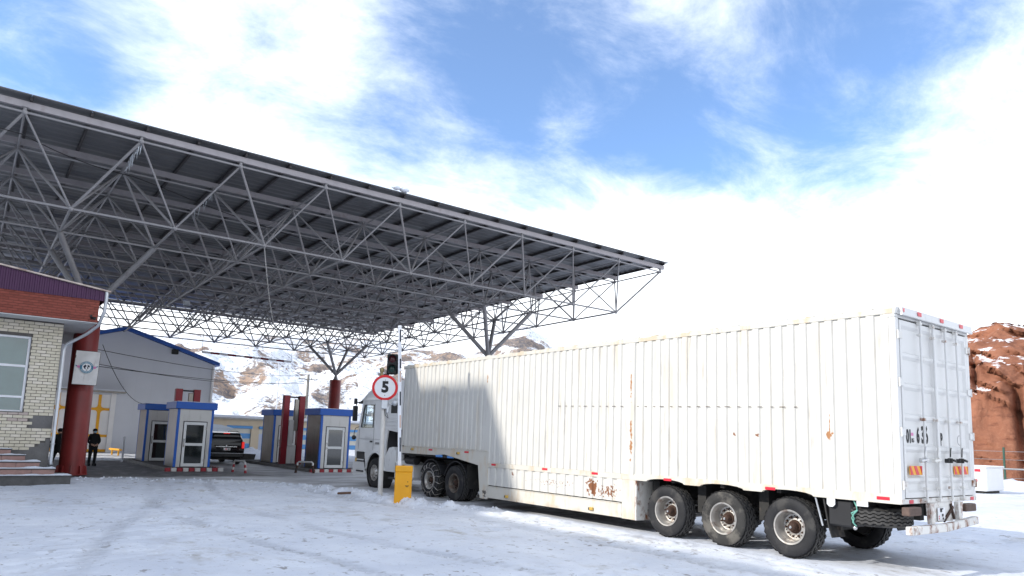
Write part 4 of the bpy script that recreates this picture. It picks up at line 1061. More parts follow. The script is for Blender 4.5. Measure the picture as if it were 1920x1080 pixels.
    mb.box(12.0, 13.9, 18.2, 19.2, .92, 1.16); mb.box(12.1, 13.8, 21.0, 21.55, .7, 2.1); part('chassis_rail', mb, 'chassis', K)
    mb = MB(); mb.box(x0 + .0, x0 + .55, 20.55, 21.75, .42, 1.02, 0, .10); part('fuel_tank', mb, 'cab_paint', K)
    mb = MB(); mb.prism([(22.42, .62), (22.40, 1.1), (22.15, 1.42), (21.85, 1.46), (21.62, 1.3), (21.60, .62)], 'x', x0 - .0, x0 + .30); part('side_guard', mb, 'cab_paint', K)
    mb = MB(); mb.tube((x0 + .05, 20.3, 1.05), (x0 + .05, 20.9, 1.05), .12, 14); part('air_tank', mb, 'dark_plastic', K)
    mb = MB(); mb.beam((x0 - .03, 20.6, .42), (x0 - .03, 22.0, .42), .04, .07); mb.beam((x0 - .03, 21.0, .42), (x0 - .03, 21.0, .9), .04, .05, 0, (0, 1, 0)); part('guard_bar', mb, 'dark_plastic', K)
    wheel(K, x0 - .045, A, False, TY_DR, RIM_FR, None, .4); wheel(K, x1 + .045, A, True, TY_DR, RIM_FR, None)
    for (y, rim, chain) in ((17.92, RIM_DRD, 0), (19.33, RIM_DR, 1)):
        for (xo, right) in ((x0 - .06, False), (x0 + .275, False), (x1 + .06, True), (x1 - .275, True)):
            w = wheel(K, xo, y, right, TY_DR, rim, HUB_DR, y)
            if chain and xo == x0 - .06:
                mb = MB(); n = 16
                for k in range(n):
                    a = 2 * PI * k / n; pts = []
                    for (t, r_) in ((-.012, .37), (-.012, .46), (.02, .515), (.06, .538), (.145, .541), (.23, .538), (.275, .51)):
                        da = .07 * math.sin(t * 22); pts.append((t, r_ * math.cos(a + da), r_ * math.sin(a + da)))
                    mb.path(pts, .011, 5)
                pts = [(-.016, .37 * math.cos(2 * PI * k / 40), .37 * math.sin(2 * PI * k / 40)) for k in range(41)]; mb.path(pts, .010, 5)
                link('snow_chain', mb.mesh('snow_chain', 'chain_steel'), w)
        mb = MB(); mb.tube((12.0, y, .52), (14.0, y, .52), .09, 12); mb.ball((13.0, y, .52), .22, 0, 12, 8); part('axle', mb, 'chassis', K)
        mb = MB(); oo = [(y + .64 * math.cos(t), .55 + .62 * math.sin(t)) for t in np.linspace(.3, PI - .3, 11)]; ii = [(y + .61 * math.cos(t), .55 + .59 * math.sin(t)) for t in np.linspace(.3, PI - .3, 11)]
        mb.prism(oo + ii[::-1], 'x', x0, x0 + .6); part('mudguard', mb, 'dark_plastic', K)
    mb = MB(); mb.prism([(17.28, 1.1), (17.24, .4), (17.26, .4), (17.30, 1.1)], 'x', x0, x0 + .6); part('mud_flap', mb, 'chassis', K)
    return K
build_tractor()

# ------------------------------------------------------------------ brick office on the left
def build_office():
    B = thing('brick_office', 'cream brick office with a red brick fascia and purple metal eaves at the left edge', 'building', (-3.0, 31.0, 0))
    WY = 28.0; x0, x1 = -12.0, 2.33
    wx0, wx1, wz0, wz1 = -.35, 1.475, 2.20, 4.66
    w = MB()
    w.box(x0, wx0, WY, WY + .35, -.1, 5.2); w.box(wx1, x1, WY, WY + .35, -.1, 5.2); w.box(wx0, wx1, WY, WY + .35, -.1, wz0); w.box(wx0, wx1, WY, WY + .35, wz1, 5.2)
    w.box(x1 - .35, x1, WY + .35, 34.5, -.1, 5.2); w.box(x0, x1 - .35, 34.2, 34.5, -.1, 5.2)
    wall = part('brick_wall', w, 'mortar', B)
    # bricks, one by one, where the camera sees the face
    bw, bh, g = .275, .088, .014
    bms = {}
    off = root_off(wall)
    def brick(xa, xb, z, m, y=WY, h=bh, d=.024):
        key = (round(xb - xa, 3), m, h)
        if key not in bms:
            mb = MB(); L = xb - xa; mb.box(-L / 2, L / 2, -d, .01, -h / 2, h / 2, 0, .004); bms[key] = mb.mesh('brick', m)
        o = link('brick', bms[key], wall if y == WY else fascia, Vector(((xa + xb) / 2, y - random.uniform(0, .004), z + h / 2)) - (off if y == WY else root_off(fascia)))
        return o
    z = .98; r = 0; rnd = random.Random(3)
    while z + bh < 5.19:
        x = x1 - .004; first = True
        k = 0
        while x > .10:
            L = bw if not (first and r % 2) else bw / 2; xa = x - L
            skip = False
            if xa < wx1 + .03 and z + bh > wz0 - .0 and z < wz1: 
                if x > wx1 + .05: xa = max(xa, wx1 + .004)
                else: skip = True
            # bare cement patches: beside the sill and at the foot of the corner
            if 1.62 < z < 2.08 and x > 1.72 + .12 * ((r * 7) % 3): skip = True
            if z < 1.32 and x > 2.33 - (1.32 - z) * 1.6: skip = True
            if not skip and x - xa > .06:
                m = 'cream_brick' if rnd.random() < .7 else 'cream_brick_pale'
                if 2.08 <= z < wz0 and x < 1.75: m = 'cream_brick_pink'
                if 1.80 < z < 1.90 and 1.35 < x < 1.85: m = 'cream_brick_pink'
                brick(xa + g / 2, x - g / 2, z, m)
            x -= L; first = False
        z += bh + g; r += 1
    mb = MB(); mb.box(1.70, x1 - .001, WY - .012, WY - .001, 1.60, 2.09); mb.box(x0, x1 - .001, WY - .014, WY - .001, .0, .975); mb.prism([(1.72, .976), (x1 - .001, .976), (x1 - .001, 1.34), (2.2, 1.34), (2.2, 1.22), (2.0, 1.22), (2.0, 1.09), (1.72, 1.09)], 'y', WY - .0125, WY - .001)
    part('cement_patch', mb, 'cement', wall)
    # window
    f = MB(); fw = .075; yw = WY + .06
    f.box(wx0, wx1, yw, yw + .08, wz1 - fw, wz1, 0, .006); f.box(wx0, wx1, yw, yw + .08, wz0, wz0 + fw * .6, 0, .006)
    for x in (wx0, wx1 - fw): f.box(x, x + fw, yw + .001, yw + .079, wz0 + .046, wz1 - fw - .001, 0, .006)
    f.box(wx0 + fw, wx1 - fw, yw + .002, yw + .078, 3.64, 3.72, 0, .006); f.box(wx0 + fw, wx1 - fw, yw + .002, yw + .078, 2.64, 2.71, 0, .006)
    f.box(.52, .62, yw - .01, yw + .07, 2.712, 3.638, 0, .006); f.box(.64, .70, yw - .005, yw + .07, 2.712, 3.638, 0, .005)
    win = part('window', f, 'frame_white', B)
    for (a, b, c, d) in ((wx0 + fw, wx1 - fw, 3.72, wz1 - fw), (.70, wx1 - fw, 2.71, 3.64), (wx0 + fw, .52, 2.71, 3.64), (wx0 + fw, wx1 - fw, wz0 + .046, 2.64)):
        p = MB(); p.box(a + .001, b - .001, yw + .030, yw + .036, c + .001, d - .001); part('pane', p, 'office_glass', win)
    s = MB(); s.box(wx0 - .03, wx1 + .03, WY - .03, WY + .058, wz0 - .03, wz0 - .002, 0, .004); part('sill', s, 'cement', win)
    # overhanging fascia of red brick with soffit
    FY, fx1 = 27.0, 3.17; fz0, fz1 = 5.225, 5.975
    s = MB(); s.box(x0, fx1 - .002, FY + .002, 35.4, 5.202, 5.222); part('soffit', s, 'soffit', B)
    f = MB(); f.box(x0, fx1, FY, FY + .25, fz0, fz1 + .3); f.box(fx1 - .25, fx1, FY + .25, 35.4, fz0, fz1 + .3)
    global fascia
    fascia = part('brick_fascia', f, 'red_mortar', B)
    z = fz0 + .012; r = 0
    while z + .074 < fz1 + .03:
        x = fx1 - .003; first = True
        while x > .20:
            L = .26 if not (first and r % 2) else .13
            brick(x - L + .006, x - .006, z, 'red_brick' if rnd.random() < .65 else 'red_brick_dark', FY, .072, .016)
            x -= L; first = False
        z += .072 + .012; r += 1
    # ribbed purple metal band, taller towards the left, with a flashing on top
    mb = MB(); vs = []; fs = []; n = 0; xa = x0; pts = []
    def ztop(x): return 6.30 + (3.21 - x) * .135
    while xa < fx1 + .06:
        for dx, dd in ((0, 0), (.05, 0), (.065, -.022), (.115, -.022), (.13, 0)):
            pts.append((xa + dx, FY - .035 + dd))
        xa += .13
    for (x, y) in pts: vs += [(x, y, fz1 - .01), (x, y, ztop(x))]
    for k in range(len(pts) - 1): fs.append((2 * k, 2 * k + 2, 2 * k + 3, 2 * k + 1))
    mb.add(vs, fs)
    e = pts[-1][0]; mb.box(e - .03, e - .002, FY - .034, 35.4, fz1 - .005, 6.30); part('ribbed_eaves', mb, 'purple_metal', B)
    mb = MB(); mb.beam((x0, FY - .06, ztop(x0) + .03), (e + .12, FY - .06, ztop(e + .12) + .03), .16, .055, 0, c=.01); mb.beam((e + .06, FY + .02, ztop(e) + .02), (e + .06, 35.4, ztop(e) + .02), .12, .05, 0, c=.01); part('roof_flashing', mb, 'flashing', B)
    mb = MB(); mb.add([(x0, FY + .06, ztop(x0)), (e, FY + .06, ztop(e)), (e, 35.4, ztop(e) + .1), (x0, 35.4, ztop(x0) + .1), (x0, FY + .06, ztop(x0) - .05), (e, FY + .06, ztop(e) - .05), (e, 35.4, ztop(e)), (x0, 35.4, ztop(x0))], [(0, 1, 2, 3), (7, 6, 5, 4), (0, 4, 5, 1), (1, 5, 6, 2), (2, 6, 7, 3), (3, 7, 4, 0)]); part('roof', mb, 'snow', B)
    # gutter pipe that returns under the soffit and drops down the corner
    mb = MB(); mb.path([(3.34, 26.95, 6.28), (3.35, 26.95, 6.05), (3.33, 26.96, 5.6), (3.22, 27.1, 5.15), (2.95, 27.5, 4.86), (2.46, 27.93, 4.50), (2.40, 27.94, 4.3), (2.40, 27.94, .62), (2.42, 27.85, .50)], .055, 10)
    for zz in (1.2, 2.4, 3.6): mb.lathe([(zz - .02, .056), (zz - .02, .068), (zz + .02, .068), (zz + .02, .056)], 12, 0, 'z', (2.40, 27.94, 0))
    part('downpipe', mb, 'pipe_grey', B)
    mb = MB(); mb.tube((2.98, 26.98, 5.37), (3.06, 26.80, 5.33), .045, 10); mb.box(2.94, 3.0, 26.95, 27.0, 5.40, 5.46); part('security_camera', mb, 'signal_black', B)
    return B
build_office()
def build_steps():
    S = thing('entrance_steps', 'snow-dusted tiled steps climbing to the brick office at the left edge', 'steps', (.5, 27.0, 0))
    prof = [(26.02, 2.83, .0, .265), (26.36, 2.42, .265, .455), (26.70, 2.03, .455, .645), (27.05, 1.66, .645, .835), (27.40, 1.29, .835, 1.01)]
    for k, (y, xr, z0, z1) in enumerate(prof):
        mb = MB(); m = 'step_stone' if k == 0 else 'step_tile'
        st = MB(); xs = [xr]; 
        while xs[-1] > -3.6: xs.append(xs[-1] - (.95 if len(xs) > 1 else .62))
        core = MB(); core.box(-4, xr - .012, y + .012, 27.985, z0 - (.1 if k == 0 else 0), z1 - .004); c = part('step', core, 'step_stone', S)
        if k:
            for a, b in zip(xs[1:], xs[:-1]):
                t = MB(); t.box(a + .004, b - .004 - (.012 if b == xr else 0), y, y + .011, z0 + .012, z1 - .012, 0, .003); part('tile', t, m, c)
        lip = MB(); lip.box(-4, xr + .02, y - .025, y + .35, z1 - .003, z1 + .022, 0, .006); part('tread', lip, 'step_stone', c)
        # snow lying along the tread
        n = 60; vs = []; fs = []; rows = 6
        for a in range(n + 1):
            x = -4 + (xr + .01 + 4) * a / n
            for b in range(rows + 1):
                yy = y - .02 + .36 * b / rows; e = min(b, rows - b + 1) / 3; e = min(1, max(0, e))
                h = (.012 + .06 * max(0, perlin(np.array(x * 2.2 + k * 9), np.array(yy * 3.0)) + .15) + .02 * abs(perlin(np.array(x * 8.), np.array(yy * 9.0 + k)))) * (0 if b == 0 else e) * (.3 if a in (0, n) else 1)
                vs.append((x, yy, z1 + .020 + float(h)))
        for a in range(n):
            for b in range(rows): i = a * (rows + 1) + b; fs.append((i, i + rows + 1, i + rows + 2, i + 1))
        s = MB(); s.add(vs, fs, 0, True); part('snow_cover', s, 'snow', c)
build_steps()

# ------------------------------------------------------------------ kiosks on their islands
def build_kiosk(name_label):
    K = thing('inspection_kiosk', name_label, 'kiosk', (0, 0, 0), 0, 'blue and grey inspection kiosks on the lane islands')
    w, d, z0, z1 = 1.53, 1.78, .12, 2.66; hx = w / 2
    P = lambda n, mb, m, par=None: part(n, mb, m, par or K, local=True)
    dx0, dx1, dz1 = -hx + .30, hx - .28, 2.10
    f = MB(); f.box(-hx + .10, dx0 - .03, 0, .05, z0, z1, 0, .003); f.box(dx1 + .03, hx - .10, 0, .05, z0, z1, 0, .003); f.box(dx0 - .03, dx1 + .03, 0, .05, dz1 + .03, z1, 0, .003)
    P('front_panel', f, 'booth_panel')
    for s in (-1, 1):
        for k in range(2):
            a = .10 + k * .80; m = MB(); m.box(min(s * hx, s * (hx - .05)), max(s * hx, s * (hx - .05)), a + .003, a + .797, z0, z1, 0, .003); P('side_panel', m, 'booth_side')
        for y in (0, d - .10):
            m = MB(); m.box(s * hx - .052 + s * .048 - .001, s * hx + .052 - s * .048 + .001, y - .004, y + .103, z0, z1, 0, .004); m.v = [(v[0], v[1], v[2]) for v in m.v]
            q = MB(); xa, xb = (s * (hx + .004), s * (hx - .10)); q.box(min(xa, xb), max(xa, xb), y - .004, y + .10, z0 - .001, z1 + .001, 0, .004); P('corner_trim', q, 'booth_blue')
    b = MB(); b.box(-hx + .10, hx - .10, d - .05, d, z0, z1); P('back_panel', b, 'booth_panel')
    i = MB(); i.box(-hx + .06, hx - .06, .06, d - .06, z0, z0 + .05); P('floor', i, 'concrete')
    r = MB(); r.box(-hx - .11, hx + .11, -.10, d + .10, z1 + .003, 2.975, 0, .012); P('roof_fascia', r, 'booth_blue')
    r = MB(); r.box(-hx - .05, hx + .05, -.04, d + .04, 2.976, 3.0, 0, .01); P('roof_snow', r, 'snow')
    # door: frame, leaf with two panes, pull handle, hinges
    fr = MB(); fr.box(dx0 - .03, dx0, -.008, .04, z0, dz1 + .03); fr.box(dx1, dx1 + .03, -.008, .04, z0, dz1 + .03); fr.box(dx0, dx1, -.007, .04, dz1, dz1 + .029); P('door_frame', fr, 'dark_plastic')
    lf = MB(); s = .115
    lf.box(dx0 + .004, dx0 + s, -.02, .03, z0 + .02, dz1 - .004, 0, .008); lf.box(dx1 - s, dx1 - .004, -.02, .03, z0 + .02, dz1 - .004, 0, .008)
    for (a, c) in ((z0 + .021, z0 + .16), (1.05, 1.17), (dz1 - .13, dz1 - .005)): lf.box(dx0 + s + .001, dx1 - s - .001, -.018, .028, a, c, 0, .006)
    door = P('door', lf, 'door_white')
    for (a, c) in ((z0 + .16, 1.05), (1.17, dz1 - .13)):
        g = MB(); g.box(dx0 + s, dx1 - s, .002, .010, a, c); P('pane', g, 'dark_glass', door)
    h = MB(); h.path([(dx0 + .05, -.02, 1.02), (dx0 + .05, -.075, 1.02), (dx0 + .05, -.075, 1.34), (dx0 + .05, -.02, 1.34)], .014, 8); h.box(dx0 + .025, dx0 + .075, -.03, -.018, .98, 1.36, 0, .004); P('handle', h, 'silver', door)
    for z in (.42, 1.82):
        h = MB(); h.tube((dx1 - .02, -.028, z - .06), (dx1 - .02, -.028, z + .06), .018, 8); P('hinge', h, 'silver', door)
    return K
kA = build_kiosk('grey kiosk with blue trim and glazed door, its island nose striped red and white'); kA.location = (8.22, 34.0, .02)
def another_kiosk(label, loc):
    c = copy_tree(kA); c.location = loc; c['label'] = label; return c
another_kiosk('grimy darker kiosk standing behind the front left one, nearest the red column', (8.0, 39.6, .02))
another_kiosk('grey and blue kiosk right beside the white lorry cab', (14.44, 33.0, .02))
another_kiosk('grey and blue kiosk half hidden behind the pair of tall red monitor posts', (14.2, 38.9, .02))

def build_island(x0, x1, y0, y1, label):
    I = thing('lane_island', label, 'traffic island', ((x0 + x1) / 2, (y0 + y1) / 2, 0), 0, 'raised lane islands under the canopy')
    mb = MB(); mb.box(x0 + .12, x1 - .12, y0 + .12, y1 - .12, -.05, .135); part('slab', mb, 'asphalt_top', I)
    kb = {}
    for m in ('kerb_red', 'kerb_white'):
        b = MB(); b.box(-.108, .108, 0, .14, -.04, .15, 0, .012); kb[m] = b.mesh('kerb_block', m)
    off = root_off(I); n = int((x1 - x0) / .22)
    for k in range(n): link('kerb_block', kb[('kerb_red', 'kerb_white')[k % 2]], I, Vector((x0 + .11 + k * (x1 - x0) / n, y0 - .02, 0)) - off)
    ny = int(1.9 / .22)
    for k in range(ny): link('kerb_block', kb[('kerb_white', 'kerb_red')[k % 2]], I, Vector((x1 + .02, y0 + .26 + k * .22, 0)) - off, (0, 0, PI / 2))
    for (a, b, c, d) in ((x0, x0 + .118, y0 + .122, y1), (x1 - .118, x1, y0 + .13 + ny * .22 + .1, y1), (x0 + .12, x1 - .12, y1 - .118, y1)):
        m = MB(); m.box(a, b, c, d, -.04, .14, 0, .012); part('kerb_run', m, 'concrete', I)
    return I
build_island(6.95, 9.35, 33.05, 43.0, 'long dark lane island under the two left kiosks with striped kerb nose')
build_island(12.9, 15.6, 32.0, 42.6, 'lane island under the two right kiosks next to the lorry')

def build_monitor(loc, label):
    P = thing('portal_monitor', label, 'radiation monitor', loc, 0, 'tall dark red portal monitors on the islands')
    for s in (-1, 1):
        mb = MB(); x = s * .41; mb.box(x - .155, x + .155, -.155, .155, .0, 3.58, 0, .012); p = part('post', mb, 'post_red', P, local=True)
        b = MB(); b.box(x - .19, x + .19, -.19, .19, .0, .03, 0, .006); part('base_plate', b, 'concrete', p, local=True)
    mb = MB(); mb.box(-.245, .245, -.09, .09, .05, 1.0, 0, .01); part('lower_panel', mb, 'booth_panel', P, local=True)
    mb = MB(); mb.box(-.25, .02, -.17, -.02, .95, 2.30, 0, .02); part('detector_box', mb, 'booth_panel', P, local=True)
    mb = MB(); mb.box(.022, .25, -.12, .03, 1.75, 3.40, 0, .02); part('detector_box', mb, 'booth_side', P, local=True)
    mb = MB(); mb.box(-.262, .262, -.05, .05, 3.46, 3.54, 0, .01); part('cross_bar', mb, 'dark_plastic', P, local=True)
    mb = MB(); mb.box(-.5, .5, -.1, .1, 3.581, 3.61, 0, .012); 
    return P
m1 = build_monitor((13.72, 36.9, .135), 'pair of tall dark red posts with grey detector boxes beside the right rear kiosk')
m2 = copy_tree(m1); m2.location = (8.52, 37.2, .135); m2['label'] = 'red monitor posts showing only their tops above the left kiosk roofs'

HOOP_M = ['kerb_red', 'kerb_white']
def build_hoop(p, q, label):
    H = thing('guard_hoop', label, 'guard rail', p, 0, 'low steel guard hoops at the island noses')
    p = Vector(p); q = Vector(q)
    mb = MB(); mb.path([p + Vector((0, 0, .34)), p + Vector((0, 0, .44)), p + (q - p) * .08 + Vector((0, 0, .50)), q - (q - p) * .08 + Vector((0, 0, .50)), q + Vector((0, 0, .44)), q + Vector((0, 0, .34))], .045, 10); part('top_rail', mb, 'booth_panel', H)
    for b in (p, q):
        mb = MB(); s = (b - (p + q) / 2).normalized() * .06
        mb.tube(b + s, b + s * .66 + Vector((0, 0, .115)), .055, 10, 0); mb.tube(b + s * .65 + Vector((0, 0, .115)), b + s * .33 + Vector((0, 0, .225)), .053, 10, 1); mb.tube(b + s * .32 + Vector((0, 0, .225)), b + Vector((0, 0, .345)), .051, 10, 0); part('leg', mb, HOOP_M, H)
build_hoop((9.62, 32.55, 0), (9.86, 31.75, 0), 'red and white guard hoop right of the left striped island')
HOOP_M = ['rust', 'chassis']
build_hoop((12.18, 31.75, 0), (12.76, 31.4, 0), 'grimy guard hoop left of the island kerb beside the right front kiosk')

# ------------------------------------------------------------------ the car
def build_car():
    V = thing('parked_car', 'black four-wheel-drive car with red tail lights waiting between the kiosks', 'car', (10.95, 40.9, 0))
    w, L = 1.92, 4.7
    # cross-sections along the length (y from rear): half width at sill / waist / roof and heights
    st = [(0.00, .88, .60, .92, 1.00, .70, 1.30), (0.05, .93, .46, .955, 1.05, .78, 1.55), (.22, .955, .40, .965, 1.06, .80, 1.73), (.55, .96, .38, .965, 1.06, .80, 1.80), (1.6, .96, .36, .965, 1.06, .80, 1.83), (2.5, .96, .36, .965, 1.06, .79, 1.79), (3.0, .96, .36, .965, 1.06, .74, 1.55), (3.45, .95, .38, .95, 1.05, .76, 1.10), (4.4, .92, .40, .90, .98, .70, 1.02), (4.7, .84, .45, .80, .80, .60, .86)]
    mb = MB(); vs = []; fs = []; n = 12
    for (y, ws, zs, ww, zw, wr, zr) in st:
        half = [(ws * .92, zs), (ws, zs + .08), (ww, (zs + zw) / 2 + .05), (ww * .985, zw), (wr + (ww - wr) * .25, zw + (zr - zw) * .72), (wr * .93, zr)]
        vs += [(-x, y, z) for x, z in half[::-1]] [::-1][:0]
        ring = [(-x, y, z) for x, z in half] + [(x, y, z) for x, z in half[::-1]]
        vs += ring
    for a in range(len(st) - 1):
        for k in range(n): fs.append((a * n + k, a * n + (k + 1) % n, (a + 1) * n + (k + 1) % n, (a + 1) * n + k))
    fs.append(tuple(range(n))); fs.append(tuple((len(st) - 1) * n + k for k in reversed(range(n))))
    mb.add(vs, fs, 0, True); part('body', mb, 'car_black', V, local=False) if False else None
    o = link('body', mb.mesh('body', 'car_black'), V, (0, -L / 2, 0))
    def P(n_, mb_, m, label=None): 
        q = link(n_, mb_.mesh(n_, m), V, (0, -L / 2, 0))
        return q
    g = MB(); g.prism([(-.74, 1.10), (.74, 1.10), (.70, 1.56), (.62, 1.66), (-.62, 1.66), (-.70, 1.56)], 'y', -.001, .02)
    # rear screen leans with the tailgate
    g.v = [(x, y + (z - 1.10) * .20 - .028, z) for x, y, z in g.v]; P('rear_window', g, 'tinted_glass')
    for s in (-1, 1):
        t = MB(); t.box(s * .865 - .07, s * .865 + .07, -.03, .14, .93, 1.30, 0, .03); P('tail_light', t, 'tail_red')
        g = MB(); x = s * .90
        g.prism([(.5, 1.12), (2.75, 1.12), (2.5, 1.62), (.62, 1.66)], 'x', x - .02, x + .02); g.v = [(v[0] - s * (v[2] - 1.12) * .22 + s * .045, v[1], v[2]) for v in g.v]; P('side_window', g, 'tinted_glass')
        for y in (.95, 3.75):
            t = MB(); t.lathe([(.02, .22), (-.005, .25), (-.005, .33), (.03, .365), (.20, .365), (.24, .33), (.24, .22)], 32, 0, 'x'); wv = link('wheel', t.mesh('wheel', 'black_rubber'), V, (s * .98, y - L / 2, .365), (0, 0, 0 if s < 0 else PI))
            r = MB(); r.lathe([(.02, .235), (.03, .20), (.02, .06), (.01, 0)], 20); link('rim', r.mesh('rim', 'rim_steel'), wv)
        m = MB(); m.box(s * 1.02 - .10, s * 1.02 + .10, 2.85, 3.0, 1.05, 1.22, 0, .03); P('mirror', m, 'car_black')
    t = MB(); t.box(-.16, .16, -.0, .09, 1.735, 1.775, 0, .01); t.v = [(x, y + .08, z) for x, y, z in t.v]; P('brake_light', t, 'tail_red')
    b = MB(); b.box(-.93, .93, -.09, .15, .42, .68, 0, .06); P('rear_bumper', b, 'car_black')
    b = MB(); b.box(-.90, .90, -.10, -.088, .655, .675, 0, .003); P('bumper_trim', b, 'pipe_grey')
    b = MB(); b.box(-.55, .55, -.055, -.02, 1.0, 1.04, 0, .012); P('chrome_strip', b, 'silver')
    b = MB(); b.box(-.15, .20, -.05, -.03, .82, .95, 0, .004); b.box(-.05, .02, -.053, -.0502, .85, .92, 1); b.box(.06, .16, -.053, -.0502, .86, .91, 2); P('number_plate', b, ['plate_white', 'reflector_red', 'ink'])
    b = MB(); b.ball((0, -.03, 1.08), .04, 0, 10, 6, (1.3, .4, 1)); P('badge', b, 'silver')
    b = MB(); b.box(-.55, .55, .3, 1.4, .28, .40); b.tube((-.8, .95, .36), (.8, .95, .36), .06, 8); P('underbody', b, 'chassis')
    for s in (-1, 1):
        m = MB(); m.path([(s * .70, .5, 1.83), (s * .70, .6, 1.88), (s * .70, 2.3, 1.87), (s * .70, 2.4, 1.82)], .018, 6); P('roof_rail', m, 'dark_plastic')
    V.scale = (.98, .98, .93)
build_car()

# ------------------------------------------------------------------ people
def build_person(label, loc, rz, pose, mask=True):
    """pose: joint positions in metres (x right, y back, z up; faces -y)"""
    P = thing('person', label, 'person', loc, rz)
    J = dict(pelvis=(0, 0, .86), belly=(0, .0, 1.02), chest=(0, .0, 1.24), neckb=(0, .005, 1.42), neck=(0, -.005, 1.47), head=(0, -.015, 1.555), crown=(0, -.01, 1.63),
             ls=(-.16, 0, 1.37), rs=(.16, 0, 1.37)); J.update(pose)
    E = [('pelvis', 'belly'), ('belly', 'chest'), ('chest', 'neckb'), ('neckb', 'neck'), ('neck', 'head'), ('head', 'crown'), ('chest', 'ls'), ('chest', 'rs')]
    for s in 'lr':
        E += [(s + 's', s + 'e'), (s + 'e', s + 'w'), (s + 'w', s + 'p'), ('pelvis', s + 'h'), (s + 'h', s + 'k'), (s + 'k', s + 'a'), (s + 'a', s + 't')]
    Rr = dict(pelvis=(.165, .125), belly=(.165, .125), chest=(.185, .125), neckb=(.085, .08), neck=(.062, .062), head=(.082, .095), crown=(.062, .075))
    for s in 'lr':
        Rr.update({s + 's': (.085, .085), s + 'e': (.062, .062), s + 'w': (.040, .040), s + 'p': (.042, .028), s + 'h': (.115, .11), s + 'k': (.078, .078), s + 'a': (.058, .058), s + 't': (.045, .035)})
        for f in range(5):
            w = Vector(J[s + 'w']); p = Vector(J[s + 'p']); d = (p - w).normalized(); side = Vector((0, 1, 0)).cross(d).normalized() if abs(d.y) < .9 else Vector((1, 0, 0))
            b = p + side * (.016 * (f - 1.8)) + d * .01; L = (.05, .075, .08, .074, .058)[f]
            if f == 0: b = w.lerp(p, .6) + side * -.03; d2 = (d + side * -.6).normalized()
            else: d2 = d
            J[s + 'f%d' % f] = tuple(b); J[s + 'g%d' % f] = tuple(b + d2 * L * .55); J[s + 'q%d' % f] = tuple(b + d2 * L + Vector((0, -.012, 0)))
            E += [(s + 'p', s + 'f%d' % f), (s + 'f%d' % f, s + 'g%d' % f), (s + 'g%d' % f, s + 'q%d' % f)]
            for t in 'fgq': Rr[s + t + '%d' % f] = (.010, .010)
    keys = list(J); ix = {k: i for i, k in enumerate(keys)}
    me = bpy.data.meshes.new('skeleton'); me.from_pydata([J[k] for k in keys], [(ix[a], ix[b]) for a, b in E], [])
    ob = bpy.data.objects.new('skeleton', me); COL.objects.link(ob)
    sk = ob.modifiers.new('skin', 'SKIN'); sk.use_smooth_shade = True; ob.modifiers.new('sub', 'SUBSURF').levels = 2
    for i, k in enumerate(keys):
        v = me.skin_vertices[0].data[i]; v.radius = Rr[k]; v.use_root = (k == 'pelvis')
    dg = bpy.context.evaluated_depsgraph_get(); dg.update()
    bm = bpy.data.meshes.new_from_object(ob.evaluated_get(dg)); bpy.data.objects.remove(ob); bpy.data.meshes.remove(me)
    for m in ('cloth_black', 'skin'): bm.materials.append(MATS[m])
    hands = [Vector(J['lp']), Vector(J['rp'])]
    for p in bm.polygons:
        c = p.center; p.use_smooth = True
        p.material_index = 1 if (c.z > 1.475 or any((c - h).length < .11 and (c - h).length < (c - Vector(J['le' if h is hands[0] else 're'])).length * .45 for h in hands)) else 0
    bm.name = 'body'; link('body', bm, P)
    q = lambda n, mb, m: link(n, mb.mesh(n, m), P)
    hd = Vector(J['head'])
    c = MB(); c.ball((hd.x, hd.y + .012, hd.z + .045), .105, 0, 14, 8, (.95, 1.02, .78)); c.box(hd.x - .06, hd.x + .06, hd.y - .15, hd.y - .07, hd.z + .045, hd.z + .06, 0, .006); q('cap', c, 'cloth_black')
    c = MB(); c.prism([(-.055, 0), (.055, 0), (.06, .03), (.02, .052), (-.02, .052), (-.06, .03)], 'z', 0, .07); c.v = [(hd.x + x, hd.y - .055 - y, hd.z - .062 + z) for x, y, z in c.v]
    if mask: q('face_mask', c, 'mask_blue')
    n_ = MB(); n_.prism([(-.012, 0), (.012, 0), (0, .03)], 'z', 0, .04); n_.v = [(hd.x + x, hd.y - .088 - y, hd.z - .015 + z) for x, y, z in n_.v]; q('nose', n_, 'skin')
    for s in (-1, 1):
        e = MB(); e.ball((hd.x + s * .03, hd.y - .088, hd.z + .012), .010, 0, 8, 6); q('eye', e, 'ink')
        e = MB(); e.ball((hd.x + s * .088, hd.y, hd.z), .026, 0, 8, 6, (.4, .7, 1.2)); q('ear', e, 'skin')
    for s in 'lr':
        a = Vector(J[s + 'a']); t = Vector(J[s + 't']); b = MB(); d = (t - a); d.z = 0; d.normalize()
        b.beam((a.x, a.y, .055) - d * .07 if False else Vector((a.x, a.y, .055)) - d * .07, Vector((a.x, a.y, .055)) + d * .19, .095, .11, 0, c=.03); q('boot', b, 'cloth_black')
    # coat skirt closing over the hips
    k = MB(); k.lathe([(.72, .175), (.86, .19), (1.02, .18)], 20, 0, 'z'); k.v = [(x, y * .78, z) for x, y, z in k.v]; q('coat_hem', k, 'cloth_black')
    return P
build_person('person in black uniform and blue face mask, hands together, right of the red column', (4.80, 37.5, 0), math.radians(10),
    dict(le=(-.25, .02, 1.10), lw=(-.12, -.16, .95), lp=(-.06, -.20, .93), re=(.25, .03, 1.10), rw=(.10, -.17, .95), rp=(.05, -.21, .93),
         lh=(-.10, 0, .84), lk=(-.11, -.02, .46), la=(-.12, .02, .09), lt=(-.14, -.13, .05), rh=(.10, 0, .84), rk=(.10, -.03, .46), ra=(.09, .02, .09), rt=(.11, -.13, .05)))
